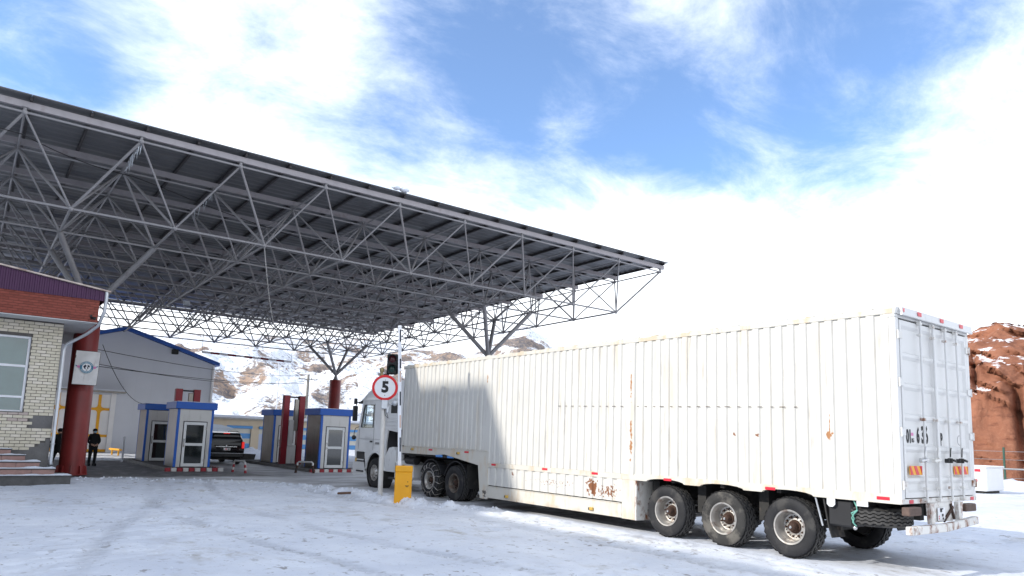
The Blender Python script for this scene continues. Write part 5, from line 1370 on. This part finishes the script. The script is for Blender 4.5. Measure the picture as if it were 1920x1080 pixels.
build_person('person in dark clothes with legs apart, half hidden between column and downpipe', (3.07, 33.2, 0), math.radians(200),
    dict(le=(-.36, .02, 1.18), lw=(-.34, -.18, 1.34), lp=(-.32, -.24, 1.36), re=(.30, .03, 1.12), rw=(.30, -.12, .92), rp=(.30, -.16, .85),
         lh=(-.11, 0, .84), lk=(-.20, -.03, .46), la=(-.27, .02, .09), lt=(-.31, -.12, .05), rh=(.11, 0, .84), rk=(.19, -.03, .46), ra=(.25, .03, .09), rt=(.29, -.11, .05)), False)

# ------------------------------------------------------------------ shed, garage and huts behind
def build_shed():
    S = thing('blue_roofed_shed', 'large grey metal shed with blue roof edge and yellow braced gate', 'building', (8.25, 63.0, 0))
    Y = 55.0; xl, xa, xr, ze, za = 2.2, 8.25, 14.3, 6.45, 8.36
    dx0, dx1, dz = 4.15, 7.75, 3.86
    mb = MB(); mb.prism([(xl, -.1), (dx0, -.1), (dx0, dz), (dx1, dz), (dx1, -.1), (xr, -.1), (xr, ze), (xa, za), (xl, ze)], 'y', Y, Y + .2)
    mb.box(xr - .2, xr, Y + .2, 75, -.1, ze); mb.box(xl, xl + .2, Y + .2, 75, -.1, ze); mb.box(xl, xr, 75, 75.2, -.1, ze); part('wall', mb, 'shed_wall', S)
    k = 0; x = dx1 + .45
    while x < xr - .1:
        h = za - abs(x - xa) * (za - ze) / (xr - xa) - .25; mb = MB(); mb.box(x - .012, x + .012, Y - .012, Y - .001, .5, h); part('cladding_seam', mb, 'shed_wall', S); x += 1.0
    for s, xe in ((-1, xl - .25), (1, xr + .25)):
        ze2 = za - abs(xe - xa) * (za - ze) / (xr - xa)
        mb = MB(); mb.add([(xa, Y - .3, za + .28), (xe, Y - .3, ze2 + .28), (xe, 75.4, ze2 + .28), (xa, 75.4, za + .28), (xa, Y - .3, za + .03), (xe, Y - .3, ze2 + .03), (xe, 75.4, ze2 + .03), (xa, 75.4, za + .03)], [(0, 1, 2, 3), (7, 6, 5, 4), (0, 4, 5, 1), (1, 5, 6, 2), (2, 6, 7, 3), (3, 7, 4, 0)]); part('roof', mb, 'shed_blue', S)
    mb = MB(); mb.box(dx0 - .6, 8.55, Y - .75, Y - .002, 4.0, 4.1, 0, .02); aw = part('gate_awning', mb, 'wood_pole', S)
    mb = MB(); mb.box(dx0 - .6, 8.53, Y - .74, Y - .02, 4.102, 4.20, 0, .05); part('snow_cover', mb, 'snow', aw)
    # gate: two leaves of white panels held in a yellow frame with rounded corners
    for (a, b) in ((dx0, 6.02), (6.04, dx1)):
        mb = MB(); mb.box(a, b, Y + .06, Y + .10, .05, dz); lf = part('gate_leaf', mb, 'gate_white', S)
        xm = b - .62 if b > 7 else a + .62
        fr = MB()
        for xx in ([xm] if True else []): fr.box(xx - .09, xx + .09, Y + .02, Y + .059, .06, dz - .01)
        for zz in (.12, 1.10, 2.88):
            fr.box(a, b, Y + .021, Y + .058, zz - .085, zz + .085)
            for sx in (-1, 1):
                for sz in (-1, 1):
                    if zz < .5 and sz < 0: continue
                    cx, cz = xm + sx * .09, zz + sz * .085; r = .22
                    fr.prism([(cx, cz), (cx + sx * r, cz), (cx + sx * r * .42, cz + sz * r * .12), (cx + sx * r * .12, cz + sz * r * .42), (cx, cz + sz * r)], 'y', Y + .022, Y + .057)
        part('yellow_frame', fr, 'gate_yellow', lf)
    mb = MB(); mb.box(dx1 + .02, dx1 + .32, Y - .06, Y - .001, .0, 3.98, 0, .01); part('gate_post', mb, 'gate_white', S)
    mb = MB(); mb.box(dx0 - .32, dx0 - .02, Y - .06, Y - .001, .0, 3.98, 0, .01); part('gate_post', mb, 'shed_wall', S)
    mb = MB(); mb.tube((xr - .12, Y - .08, .2), (xr - .12, Y - .08, ze - .05), .07, 10); part('downpipe', mb, 'gate_white', S)
    mb = MB(); mb.box(11.25, 11.65, Y - .35, Y - .002, 7.0, 7.35, 0, .03); mb.box(11.4, 11.5, Y - .2, Y - .003, 7.35, 7.6); part('floodlight', mb, 'signal_black', S)
build_shed()
mb = MB(); mb.path([(7.5, 51.4, .35), (7.85, 49.6, .35)], .07, 10); mb.tube((7.58, 51.0, 0), (7.58, 51.0, .3), .05, 8); mb.tube((7.78, 50.0, 0), (7.78, 50.0, .3), .05, 8)
single('bumper_rail', mb, 'gate_yellow', 'low yellow pipe rail on the snow before the shed gate', 'guard rail', (7.65, 50.5, 0))
mb = MB(); mb.tube((6.68, 41.6, 0), (6.68, 41.6, 1.28), .05, 10); single('marker_post', mb, 'boom_white', 'short white post at the dark rear kiosk beside the left island', 'post', (6.68, 41.6, 0))

def build_garage():
    G = thing('garage_row', 'low cream garage row with blue-striped roller doors and a snowy roof', 'building', (15.2, 59.5, 0), math.radians(11))
    P = lambda n, mb, m, par=None: part(n, mb, m, par or G, local=True)
    doors = [(1.75, 3.85), (4.55, 6.65), (7.35, 9.45), (10.15, 12.25), (12.95, 15.05)]
    H = 2.62; x = -.6; mb = MB()
    for (a, b) in doors: mb.box(x, a, 0, .3, -.3, 2.02); x = b
    mb.box(x, 16.5, 0, .3, -.3, 2.02); mb.box(-.6, 16.5, 0, .3, 2.021, H); mb.box(-.6, 16.5, 6, 6.3, -.3, H); mb.box(-.6, -.3, .3, 6, -.3, H); mb.box(16.2, 16.5, .3, 6, -.3, H); P('wall', mb, 'garage_cream')
    mb = MB(); mb.box(-.9, 16.8, -.35, 6.6, H + .002, H + .10); P('roof', mb, 'wood_pole')
    mb = MB(); mb.box(-.85, 16.75, -.33, 6.5, H + .102, H + .34, 0, .10); P('roof_snow', mb, 'snow')
    for i, (a, b) in enumerate(doors):
        d = MB(); d.box(a + .01, b - .01, .12, .16, -.2, 2.01); dr = P('roller_door', d, 'garage_door' if i != 1 else 'garage_pale')
        h = MB(); h.box(a - .06, b + .06, -.10, -.003, 1.92, 2.14, 0, .02); P('shutter_box', h, 'garage_blue')
        if i != 1:
            for (c, e) in ((.30, .70), (1.10, 1.52)):
                s = MB(); s.box(a + .02, b - .02, .105, .118, c, e); P('stripe', s, 'garage_blue', dr)
        else:
            s = MB(); s.box(a + .02, b - .02, .105, .118, 1.5, 1.9); P('stripe', s, 'garage_door', dr)
build_garage()
def build_hut():
    H = thing('metal_hut', 'small pale metal hut with a curved snowy roof before the cream garage', 'shed', (15.2, 57.6, 0))
    mb = MB(); mb.box(-1.2, 1.35, 0, 1.5, 0, 1.86)
    part('wall', mb, 'small_shed', H, local=True)
    mb = MB(); mb.prism([(-1.4, 2.12), (-.4, 2.20), (.6, 2.14), (1.5, 1.92), (1.55, 1.80), (1.45, 1.80), (1.3, 1.863), (-1.4, 1.863)], 'y', -.12, 1.65); part('roof', mb, 'small_shed', H, local=True)
    for x in (-.5, .35): 
        mb = MB(); mb.box(x - .01, x + .01, -.012, -.001, .1, 1.8); part('seam', mb, 'pipe_grey', H, local=True)
build_hut()
mb = MB(); mb.prism([(-.7, .42), (-.62, .06), (.62, .06), (.7, .42), (.62, .42), (.55, .14), (-.55, .14), (-.62, .42)], 'y', -.5, .5); mb.box(-.62, .62, -.52, -.5, .08, .42); mb.box(-.62, .62, .5, .52, .08, .42)
o = link('black_trough', mb.mesh('black_trough', 'chassis'), None, (13.15, 43.4, 0), (0, 0, .25)); o['label'] = 'low black open trough on the snow just right of the black car'; o['category'] = 'trough'

# ------------------------------------------------------------------ signs, barrier, boards
def build_sign():
    S = thing('speed_sign_post', 'white post carrying a round red-rimmed speed limit 5 sign and a traffic light', 'road sign', (9.86, 19.08, 0), math.radians(-27))
    P = lambda n, mb, m, par=None: part(n, mb, m, par or S, local=True)
    mb = MB(); mb.tube((0, 0, -.1), (-.06, 0, 3.05), .072, 14); P('pole', mb, 'pole_white')
    d = MB(); d.lathe([(-.10, 0), (-.10, .37), (-.085, .37), (-.085, 0)], 44, 0, 'y', (-.04, 0, 3.245)); disc = P('sign_disc', d, 'sign_white')
    r = MB(); r.lathe([(-.103, .305), (-.107, .305), (-.109, .365), (-.104, .378), (-.085, .378), (-.085, .372)], 48, 0, 'y', (-.04, 0, 3.245)); P('red_ring', r, 'sign_red', disc)
    t = placed(text_mb('5', .44, .022, .002, .95), facing_cam((-.035, -.103, 3.25))); P('numeral', t, 'ink', disc)
    for z in (3.02, 3.47):
        b = MB(); b.ball((-.04, -.102, z), .012, 0, 8, 6); P('bolt', b, 'rust', disc)
    # two-lamp signal with visors
    h = MB(); h.box(-.02, .30, -.02, .22, 3.66, 4.27, 0, .03); tl = P('traffic_light', h, 'signal_black')
    for z, m in ((4.11, 'lens_red'), (3.82, 'lens_green')):
        l = MB(); l.lathe([(-.022, .105), (-.035, .08), (-.04, 0)], 24, 0, 'y', (.13, 0, z)); P('lens', l, m, tl)
        v = MB(); n = 14; vs = []; fs = []
        for k in range(n + 1):
            a = PI * (-.12 + 1.24 * k / n)
            for (rr, y) in ((.125, -.022), (.128, -.20 + .05 * abs(math.cos(a))), (.135, -.20 + .05 * abs(math.cos(a))), (.133, -.022)): vs.append((.13 + rr * math.cos(a), y, z + rr * math.sin(a)))
        for k in range(n):
            for q in range(3): fs.append((k * 4 + q, k * 4 + q + 1, k * 4 + q + 5, k * 4 + q + 4))
        v.add(vs, fs); P('visor', v, 'signal_black', tl)
        s = MB(); s.prism([(.30, z - .14), (.36, z - .10), (.36, z + .08), (.30, z + .14)], 'y', -.12, .10); P('side_shield', s, 'signal_black', tl)
    b = MB(); b.box(-.10, .06, -.05, .05, 3.60, 3.659, 0, .008); P('bracket', b, 'signal_black')
    b = MB(); b.ball((-.16, -.05, 3.76), .075, 0, 12, 8, (.9, .9, 1.25)); b.tube((-.16, -.05, 3.60), (-.16, -.05, 3.68), .05, 10); b.beam((-.17, -.03, 3.60), (-.04, 0, 3.60), .03, .03); P('warning_lamp', b, 'brass')
    b = MB(); b.box(-.12, .07, -.13, -.075, 2.62, 2.88, 0, .015); b.box(.03, .12, -.12, -.02, 2.50, 2.70, 0, .02); P('junction_box', b, 'pipe_grey')
    b = MB(); b.path([(.0, -.05, 2.75), (.10, -.06, 2.80), (.16, -.05, 2.74), (.22, -.05, 2.80)], .02, 8); b.ball((.27, -.06, 2.80), .085, 0, 12, 8); P('loudspeaker', b, 'pipe_grey')
    b = MB(); b.path([(.05, -.12, 2.50), (.10, -.10, 2.35), (.02, -.085, 2.42), (-.02, -.085, 2.62)], .010, 6); P('cable', b, 'wire_black')
build_sign()
def build_barrier():
    B = thing('lane_barrier', 'yellow barrier cabinet with its striped white boom raised upright before the lorry', 'barrier', (9.88, 17.78, 0), math.radians(-29))
    P = lambda n, mb, m, par=None: part(n, mb, m, par or B, local=True)
    mb = MB(); mb.box(-.235, .235, -.17, .17, -.08, .86, 0, .012); cab = P('cabinet', mb, 'cabinet_yellow')
    c = MB(); c.box(-.242, .242, -.178, .178, .861, 1.03, 0, .02); P('cap', c, 'cabinet_yellow', cab)
    d = MB(); d.box(-.05, .18, -.179, -.171, .02, .66, 0, .003); P('door', d, 'cabinet_yellow', cab)
    t = MB(); t.box(.07, .13, -.182, -.1795, .46, .475, 0); t.box(.05, .16, -.182, -.1795, .485, .50, 0); P('maker_plate', t, 'ink', cab)
    k = MB(); k.lathe([(-.182, .0), (-.182, .012), (-.179, .014)], 12, 0, 'y', (.12, 0, .60)); P('lock', k, 'ink', cab)
    h = MB(); h.tube((-.02, 0, 1.031), (-.02, 0, 1.06), .03, 10); P('vent', h, 'brass', cab)
    # boom: box section leaning a touch, painted bands as sleeves
    p0 = Vector((-.13, -.06, 1.032)); p1 = Vector((-.33, -.06, 4.90)); bm = MB(); bm.beam(p0, p1, .095, .05, 0, (0, -1, 0), .004); boom = P('boom', bm, 'boom_white')
    # the two edge profiles carry the dark and tan dashes
    for (a, b, m) in ((.10, .20, 'boom_black'), (.27, .36, 'boom_tan'), (.43, .53, 'boom_black'), (.60, .68, 'boom_tan'), (.67 + .03, .77, 'boom_black'), (.82, .88, 'boom_tan'), (.895, .985, 'boom_black')):
        if m == 'boom_tan' and a > .8: continue
        q0 = p0.lerp(p1, a); q1 = p0.lerp(p1, b); s = MB(); s.beam(q0 + Vector((.018, -.0275, 0)), q1 + Vector((.018, -.0275, 0)), .04, .004, 0, (0, -1, 0)); P('stripe', s, m, boom)
    e = MB(); e.beam(p1 + Vector((0, 0, .0)), p1 + Vector((-.003, 0, .06)), .10, .055, 0, (0, -1, 0), .01); P('end_cap', e, 'boom_white', boom)
build_barrier()
def build_banner():
    B = thing('emblem_board', 'creased white board with a round winged emblem hung on the red column', 'sign', (3.34, 30.0, 3.9))
    P = lambda n, mb, m, par=None: part(n, mb, m, par or B, local=True)
    n = 16; vs = []; fs = []
    for a in range(n + 1):
        for b in range(n + 1):
            u, v = a / n, b / n; x = -.385 + .77 * u + .03 * (v - .5); z = -.61 + 1.22 * v
            cr = .014 * math.sin((u + v) * 9) * (1 - abs(2 * v - 1)) + .012 * math.sin((u - v) * 7 + 1)
            vs.append((x, cr, z))
    for a in range(n):
        for b in range(n): i = a * (n + 1) + b; fs.append((i, i + n + 1, i + n + 2, i + 1))
    k = len(vs); vs += [(x, y + .02, z) for x, y, z in vs]; fs += [tuple(k + i for i in reversed(f)) for f in list(fs)]
    mb = MB(); mb.add(vs, fs, 0, True); P('sheet', mb, 'banner_white')
    fr = MB()
    for (p, q) in (((-.40, -.61), (.37, -.61)), ((-.37, .61), (.40, .61)), ((-.40, -.61), (-.37, .61)), ((.37, -.61), (.40, .61))): fr.beam((p[0], .03, p[1]), (q[0], .03, q[1]), .03, .03, 0, (0, -1, 0))
    P('frame', fr, 'rust')
    y = -.034
    e = MB(); e.lathe([(y, .145), (y - .004, .145), (y - .004, .215), (y, .215)], 36, 0, 'y', (0, 0, .02)); em = P('emblem_ring', e, 'emblem_teal')
    e = MB(); e.lathe([(y - .001, 0), (y - .001, .143)], 30, 0, 'y', (0, 0, .02)); P('emblem_field', e, 'sign_white', em)
    e = MB()
    for poly in ([(-.11, .03), (-.05, .10), (.0, .05), (-.04, -.01), (-.02, -.07), (-.07, -.05)], [(.02, .09), (.09, .07), (.10, .0), (.05, .02), (.06, -.06), (.01, -.04), (.03, .03)], [(-.03, -.08), (.05, -.09), (.0, -.12)]):
        e.prism([(a, b + .02) for a, b in poly], 'y', y - .006, y - .002)
    P('emblem_figure', e, 'emblem_dark', em)
    for s in (-1, 1):
        e = MB(); e.prism([(s * .20, .0), (s * .22, .07), (s * .30, .075), (s * .30, .0), (s * .24, -.02)], 'y', y - .004, y); P('emblem_wing', e, 'emblem_pink', em)
        e = MB(); e.prism([(s * .305, .03), (s * .31, .08), (s * .375, .085), (s * .33, .04)], 'y', y - .004, y); P('wing_tip', e, 'emblem_teal', em)
    # ring of small lettering strokes round the emblem
    t = MB()
    for k in range(26):
        a = 2 * PI * k / 26
        if abs(math.sin(a)) < .35: continue
        c = Vector((.18 * math.cos(a), y - .0055, .02 + .18 * math.sin(a))); M_ = Matrix.Translation(c) @ Matrix.Rotation(-a + PI / 2, 4, 'Y'); t.obox(M_, .018, .002, .035)
    P('emblem_lettering', t, 'sign_white', em)
build_banner()
def build_height_bar():
    H = thing('height_limit_bar', 'red and white height limit bar hanging on wires under the far canopy edge', 'height bar', (15.3, 50.5, 6.85))
    a = Vector((12.2, 50.5, 6.92)); b = Vector((18.35, 50.5, 6.80)); n = 11
    for k in range(n):
        mb = MB(); mb.tube(a.lerp(b, k / n), a.lerp(b, (k + 1) / n), .075, 10); part('bar_section', mb, 'post_red' if k % 2 else 'boom_white', H)
    for p in (a, b):
        mb = MB(); mb.tube(p, p + Vector((0, 0, 1.5)), .012, 6); part('hanger_wire', mb, 'wire_black', H)
build_height_bar()

# ------------------------------------------------------------------ cables, poles, lamps
def cable(label, pts, r=.012, m='wire_black', group='cables strung about the checkpoint'):
    mb = MB(); mb.path(pts, r, 5, 0); return single('cable', mb, m, label, 'cable', pts[0], group)
cable('white cable hanging loose from the middle of the canopy down to its far edge', sag(BN(6, 0) + Vector((0, 0, -.05)), BN(3, 7) + Vector((-.5, 0, .3)), .9, 20), .022, 'wire_white')
cable('black cable drooping along the front truss from the left', [TN(10, 0) + Vector((0, .1, -.5))] + sag(TN(9, 0) + Vector((0, .15, -.62)), TN(8, 1) + Vector((.3, -.3, -.2)), .15, 8) + sag(TN(7.6, 1) + Vector((0, -.1, -.3)), TN(4, 2) + Vector((0, 0, -.3)), .3, 10), .016)
cable('thin grey wire sloping down from the canopy corner behind the trailer', sag((25.6, 26.2, 8.3), (33, 22, 6.2), .05, 8), .012, 'pipe_grey')
for k, (z0, z1, d) in enumerate(((4.75, 5.9, .35), (4.2, 5.4, .5), (4.1, 5.2, .25))):
    cable(('topmost', 'middle', 'lowest')[k] + ' of the three wires running from the red column to the utility pole', sag((3.6, 31.3, z0), (23.8, 61.8, z1 + .9), d, 14), .014)
cable('thin cable dropping across the shed wall to the rear left kiosk', sag((3.9, 31.0, 4.9), (7.4, 40, 3.0), .7, 12), .012)
mb = MB(); mb.path([(10.75, 17.75 + .3, 4.0), (11.4, 19.8, 3.55), (11.53, 18.2, 3.2)], .01, 5)
def build_pole():
    U = thing('utility_pole', 'grey concrete utility pole with a slanting brace behind the right kiosks', 'utility pole', (24.2, 62, 0))
    mb = MB(); mb.tube((24.2, 62, 0), (24.2, 62, 6.95), .17, 12, 0, .12); part('shaft', mb, 'wood_pole', U)
    mb = MB(); mb.tube((22.7, 62, 0), (24.1, 62, 5.0), .12, 10); part('brace', mb, 'wood_pole', U)
    mb = MB(); mb.beam((23.3, 62, 6.5), (25.1, 62, 6.5), .08, .08); part('cross_arm', mb, 'wood_pole', U)
    for x in (23.4, 24.5, 25.0):
        mb = MB(); mb.lathe([(6.54, .03), (6.58, .05), (6.68, .045), (6.70, 0)], 10, 0, 'z', (x, 62, 0)); part('insulator', mb, 'sign_white', U)
build_pole()
def build_lamp():
    L = thing('street_lamp', 'thin white street lamp with a bent arm in front of the snowy mountain', 'street lamp', (24.3, 70, 0))
    mb = MB(); mb.path([(24.3, 70, 0), (24.3, 70, 7.6), (24.25, 70, 8.3), (24.0, 70, 8.6), (22.6, 70, 8.55)], .075, 8, 0, .05); part('pole', mb, 'boom_white', L)
    mb = MB(); mb.box(21.9, 22.6, 69.85, 70.15, 8.46, 8.58, 0, .04); part('lamp_head', mb, 'boom_white', L)
build_lamp()
mb = MB(); mb.box(-.16, .16, -.08, .08, -.12, .12, 0, .02); mb.box(-.13, .13, -.086, -.081, -.09, .09, 1)
o = link('floodlight', mb.mesh('floodlight', ['pipe_grey', 'lamp_box']), None, BN(6, 4) + Vector((.4, 0, -.22)), (-.5, 0, 0)); o['label'] = 'small square white floodlight hanging under the middle of the canopy'; o['category'] = 'floodlight'
mb = MB(); mb.box(-.15, .15, -.12, .12, -.2, .0, 0, .03); mb.tube((0, 0, 0), (0, 0, .1), .03, 8)
o = link('floodlight', mb.mesh('floodlight', 'signal_black'), None, BN(9, 9) + Vector((0, 0, -.18))); o['label'] = 'dark floodlight under a low truss node above the shed roof'; o['category'] = 'floodlight'
mb = MB(); rr = random.Random(5); vs = []
for k in range(7): mb.ball((rr.uniform(-.28, .30), rr.uniform(-.1, .1), rr.uniform(-.02, .05)), rr.uniform(.06, .13), 0, 10, 6, (1.4, 1, .7))
mb.box(-.42, -.20, -.10, .06, -.02, .06, 1, .02)
o = link('snow_lump', mb.mesh('snow_lump', ['snow', 'tarp_blue']), None, (CX0 - CA * 5.02, CY0 - .20, 11.38)); o['label'] = 'small lump of snow with a blue scrap on the front roof edge'; o['category'] = 'snow'

# ------------------------------------------------------------------ right background
def build_cabin():
    C = thing('white_cabin', 'small white box cabin with red marks behind the trailer, before the red hill', 'cabin', (40.3, 14.0, 0))
    mb = MB(); mb.box(39.4, 41.6, 13.72, 15.6, .12, 1.25, 0, .03); part('body', mb, 'cabin_white', C)
    mb = MB(); mb.box(39.35, 41.65, 13.67, 15.65, 1.252, 1.33, 0, .03); part('lid', mb, 'cabin_white', C)
    for (x, z) in ((39.55, 1.10), (39.52, .62)):
        mb = MB(); mb.box(39.38, 39.399, 13.95 if z > 1 else 14.1, 14.2, z - .06, z + .07); part('red_mark', mb, 'reflector_red', C)
    mb = MB(); mb.box(39.5, 41.5, 13.9, 15.4, -.02, .118); part('skid', mb, 'chassis', C)
build_cabin()
def build_fence():
    F = thing('wire_fence', 'green-post fence with a grey rail at the foot of the red hill', 'fence', (52, 17, 0))
    pts = [(48.6, 26.0), (49.6, 21.2), (50.6, 16.6), (51.6, 12.0), (52.6, 7.4), (53.6, 2.8)]
    for p in pts:
        mb = MB(); mb.box(p[0] - .05, p[0] + .05, p[1] - .05, p[1] + .05, 0, 2.35, 0, .008); part('post', mb, 'fence_green', F)
    for a, b in zip(pts[:-1], pts[1:]):
        mb = MB(); mb.tube((a[0] - .07, a[1], 1.05), (b[0] - .07, b[1], 1.05), .05, 8); part('rail', mb, 'fence_grey', F)
        for z in (.5, 1.6, 2.1):
            mb = MB(); mb.tube((a[0], a[1], z), (b[0], b[1], z), .012, 5); part('wire', mb, 'fence_grey', F)
build_fence()

# ------------------------------------------------------------------ litter on the snow
mb = MB(); mb.beam((8.55, 19.12, .19), (8.86, 18.92, .215), .10, .06, 0, c=.015); single('wood_scrap', mb, 'dark_wood', 'dark brown wood scrap lying on the snow ridge left of the sign post', 'wood', (8.7, 19.05, .2))
def snow_clods():
    rnd = random.Random(21); mb = MB()
    pts = []
    for (ax, ay), (bx, by) in zip(BERM[2:10], BERM[3:11]):
        L = math.hypot(bx - ax, by - ay)
        for k in range(int(L * 26)):
            t = rnd.random(); s = rnd.gauss(0, .38); dx, dy = (bx - ax) / L, (by - ay) / L
            pts.append((ax + (bx - ax) * t + dy * s, ay + (by - ay) * t - dx * s, rnd.uniform(.012, .05) ** 1 * (1.6 if rnd.random() < .06 else 1)))
    for k in range(500): pts.append((rnd.uniform(.5, 11), rnd.uniform(5, 24), rnd.uniform(.008, .022)))
    for (x, y, r) in pts:
        o = len(mb.v); q = [rnd.uniform(.6, 1.25) for _ in range(6)]
        mb.v += [(x + r * q[0], y, .03 + r * .2), (x, y + r * q[1], .03), (x - r * q[2], y, .03 + r * .1), (x, y - r * q[3], .03), (x + r * .1, y, .03 + r * q[4]), (x, y, -.05)]
        for f in ((0, 1, 4), (1, 2, 4), (2, 3, 4), (3, 0, 4), (1, 0, 5), (2, 1, 5), (3, 2, 5), (0, 3, 5)): mb.f.append(tuple(o + i for i in f)); mb.mi.append(0); mb.sm.append(False)
    return mb
G_EVAL = None
def settle(mb):
    g = bpy.data.objects['snow_ground']; dg = bpy.context.evaluated_depsgraph_get(); dg.update()
    for k in range(0, len(mb.v), 6):
        x, y = mb.v[k + 5][0], mb.v[k + 5][1]
        ok, loc, n, i = g.ray_cast((x, y, 5), (0, 0, -1))
        z = loc.z if ok else 0
        for q in range(6): v = mb.v[k + q]; mb.v[k + q] = (v[0], v[1], v[2] - .035 + z)
    return mb
o = link('snow_clods', settle(snow_clods()).mesh('snow_clods', 'snow')); o['kind'] = 'stuff'; o['label'] = 'loose snow clods along the ploughed ridge and over the trodden snow';
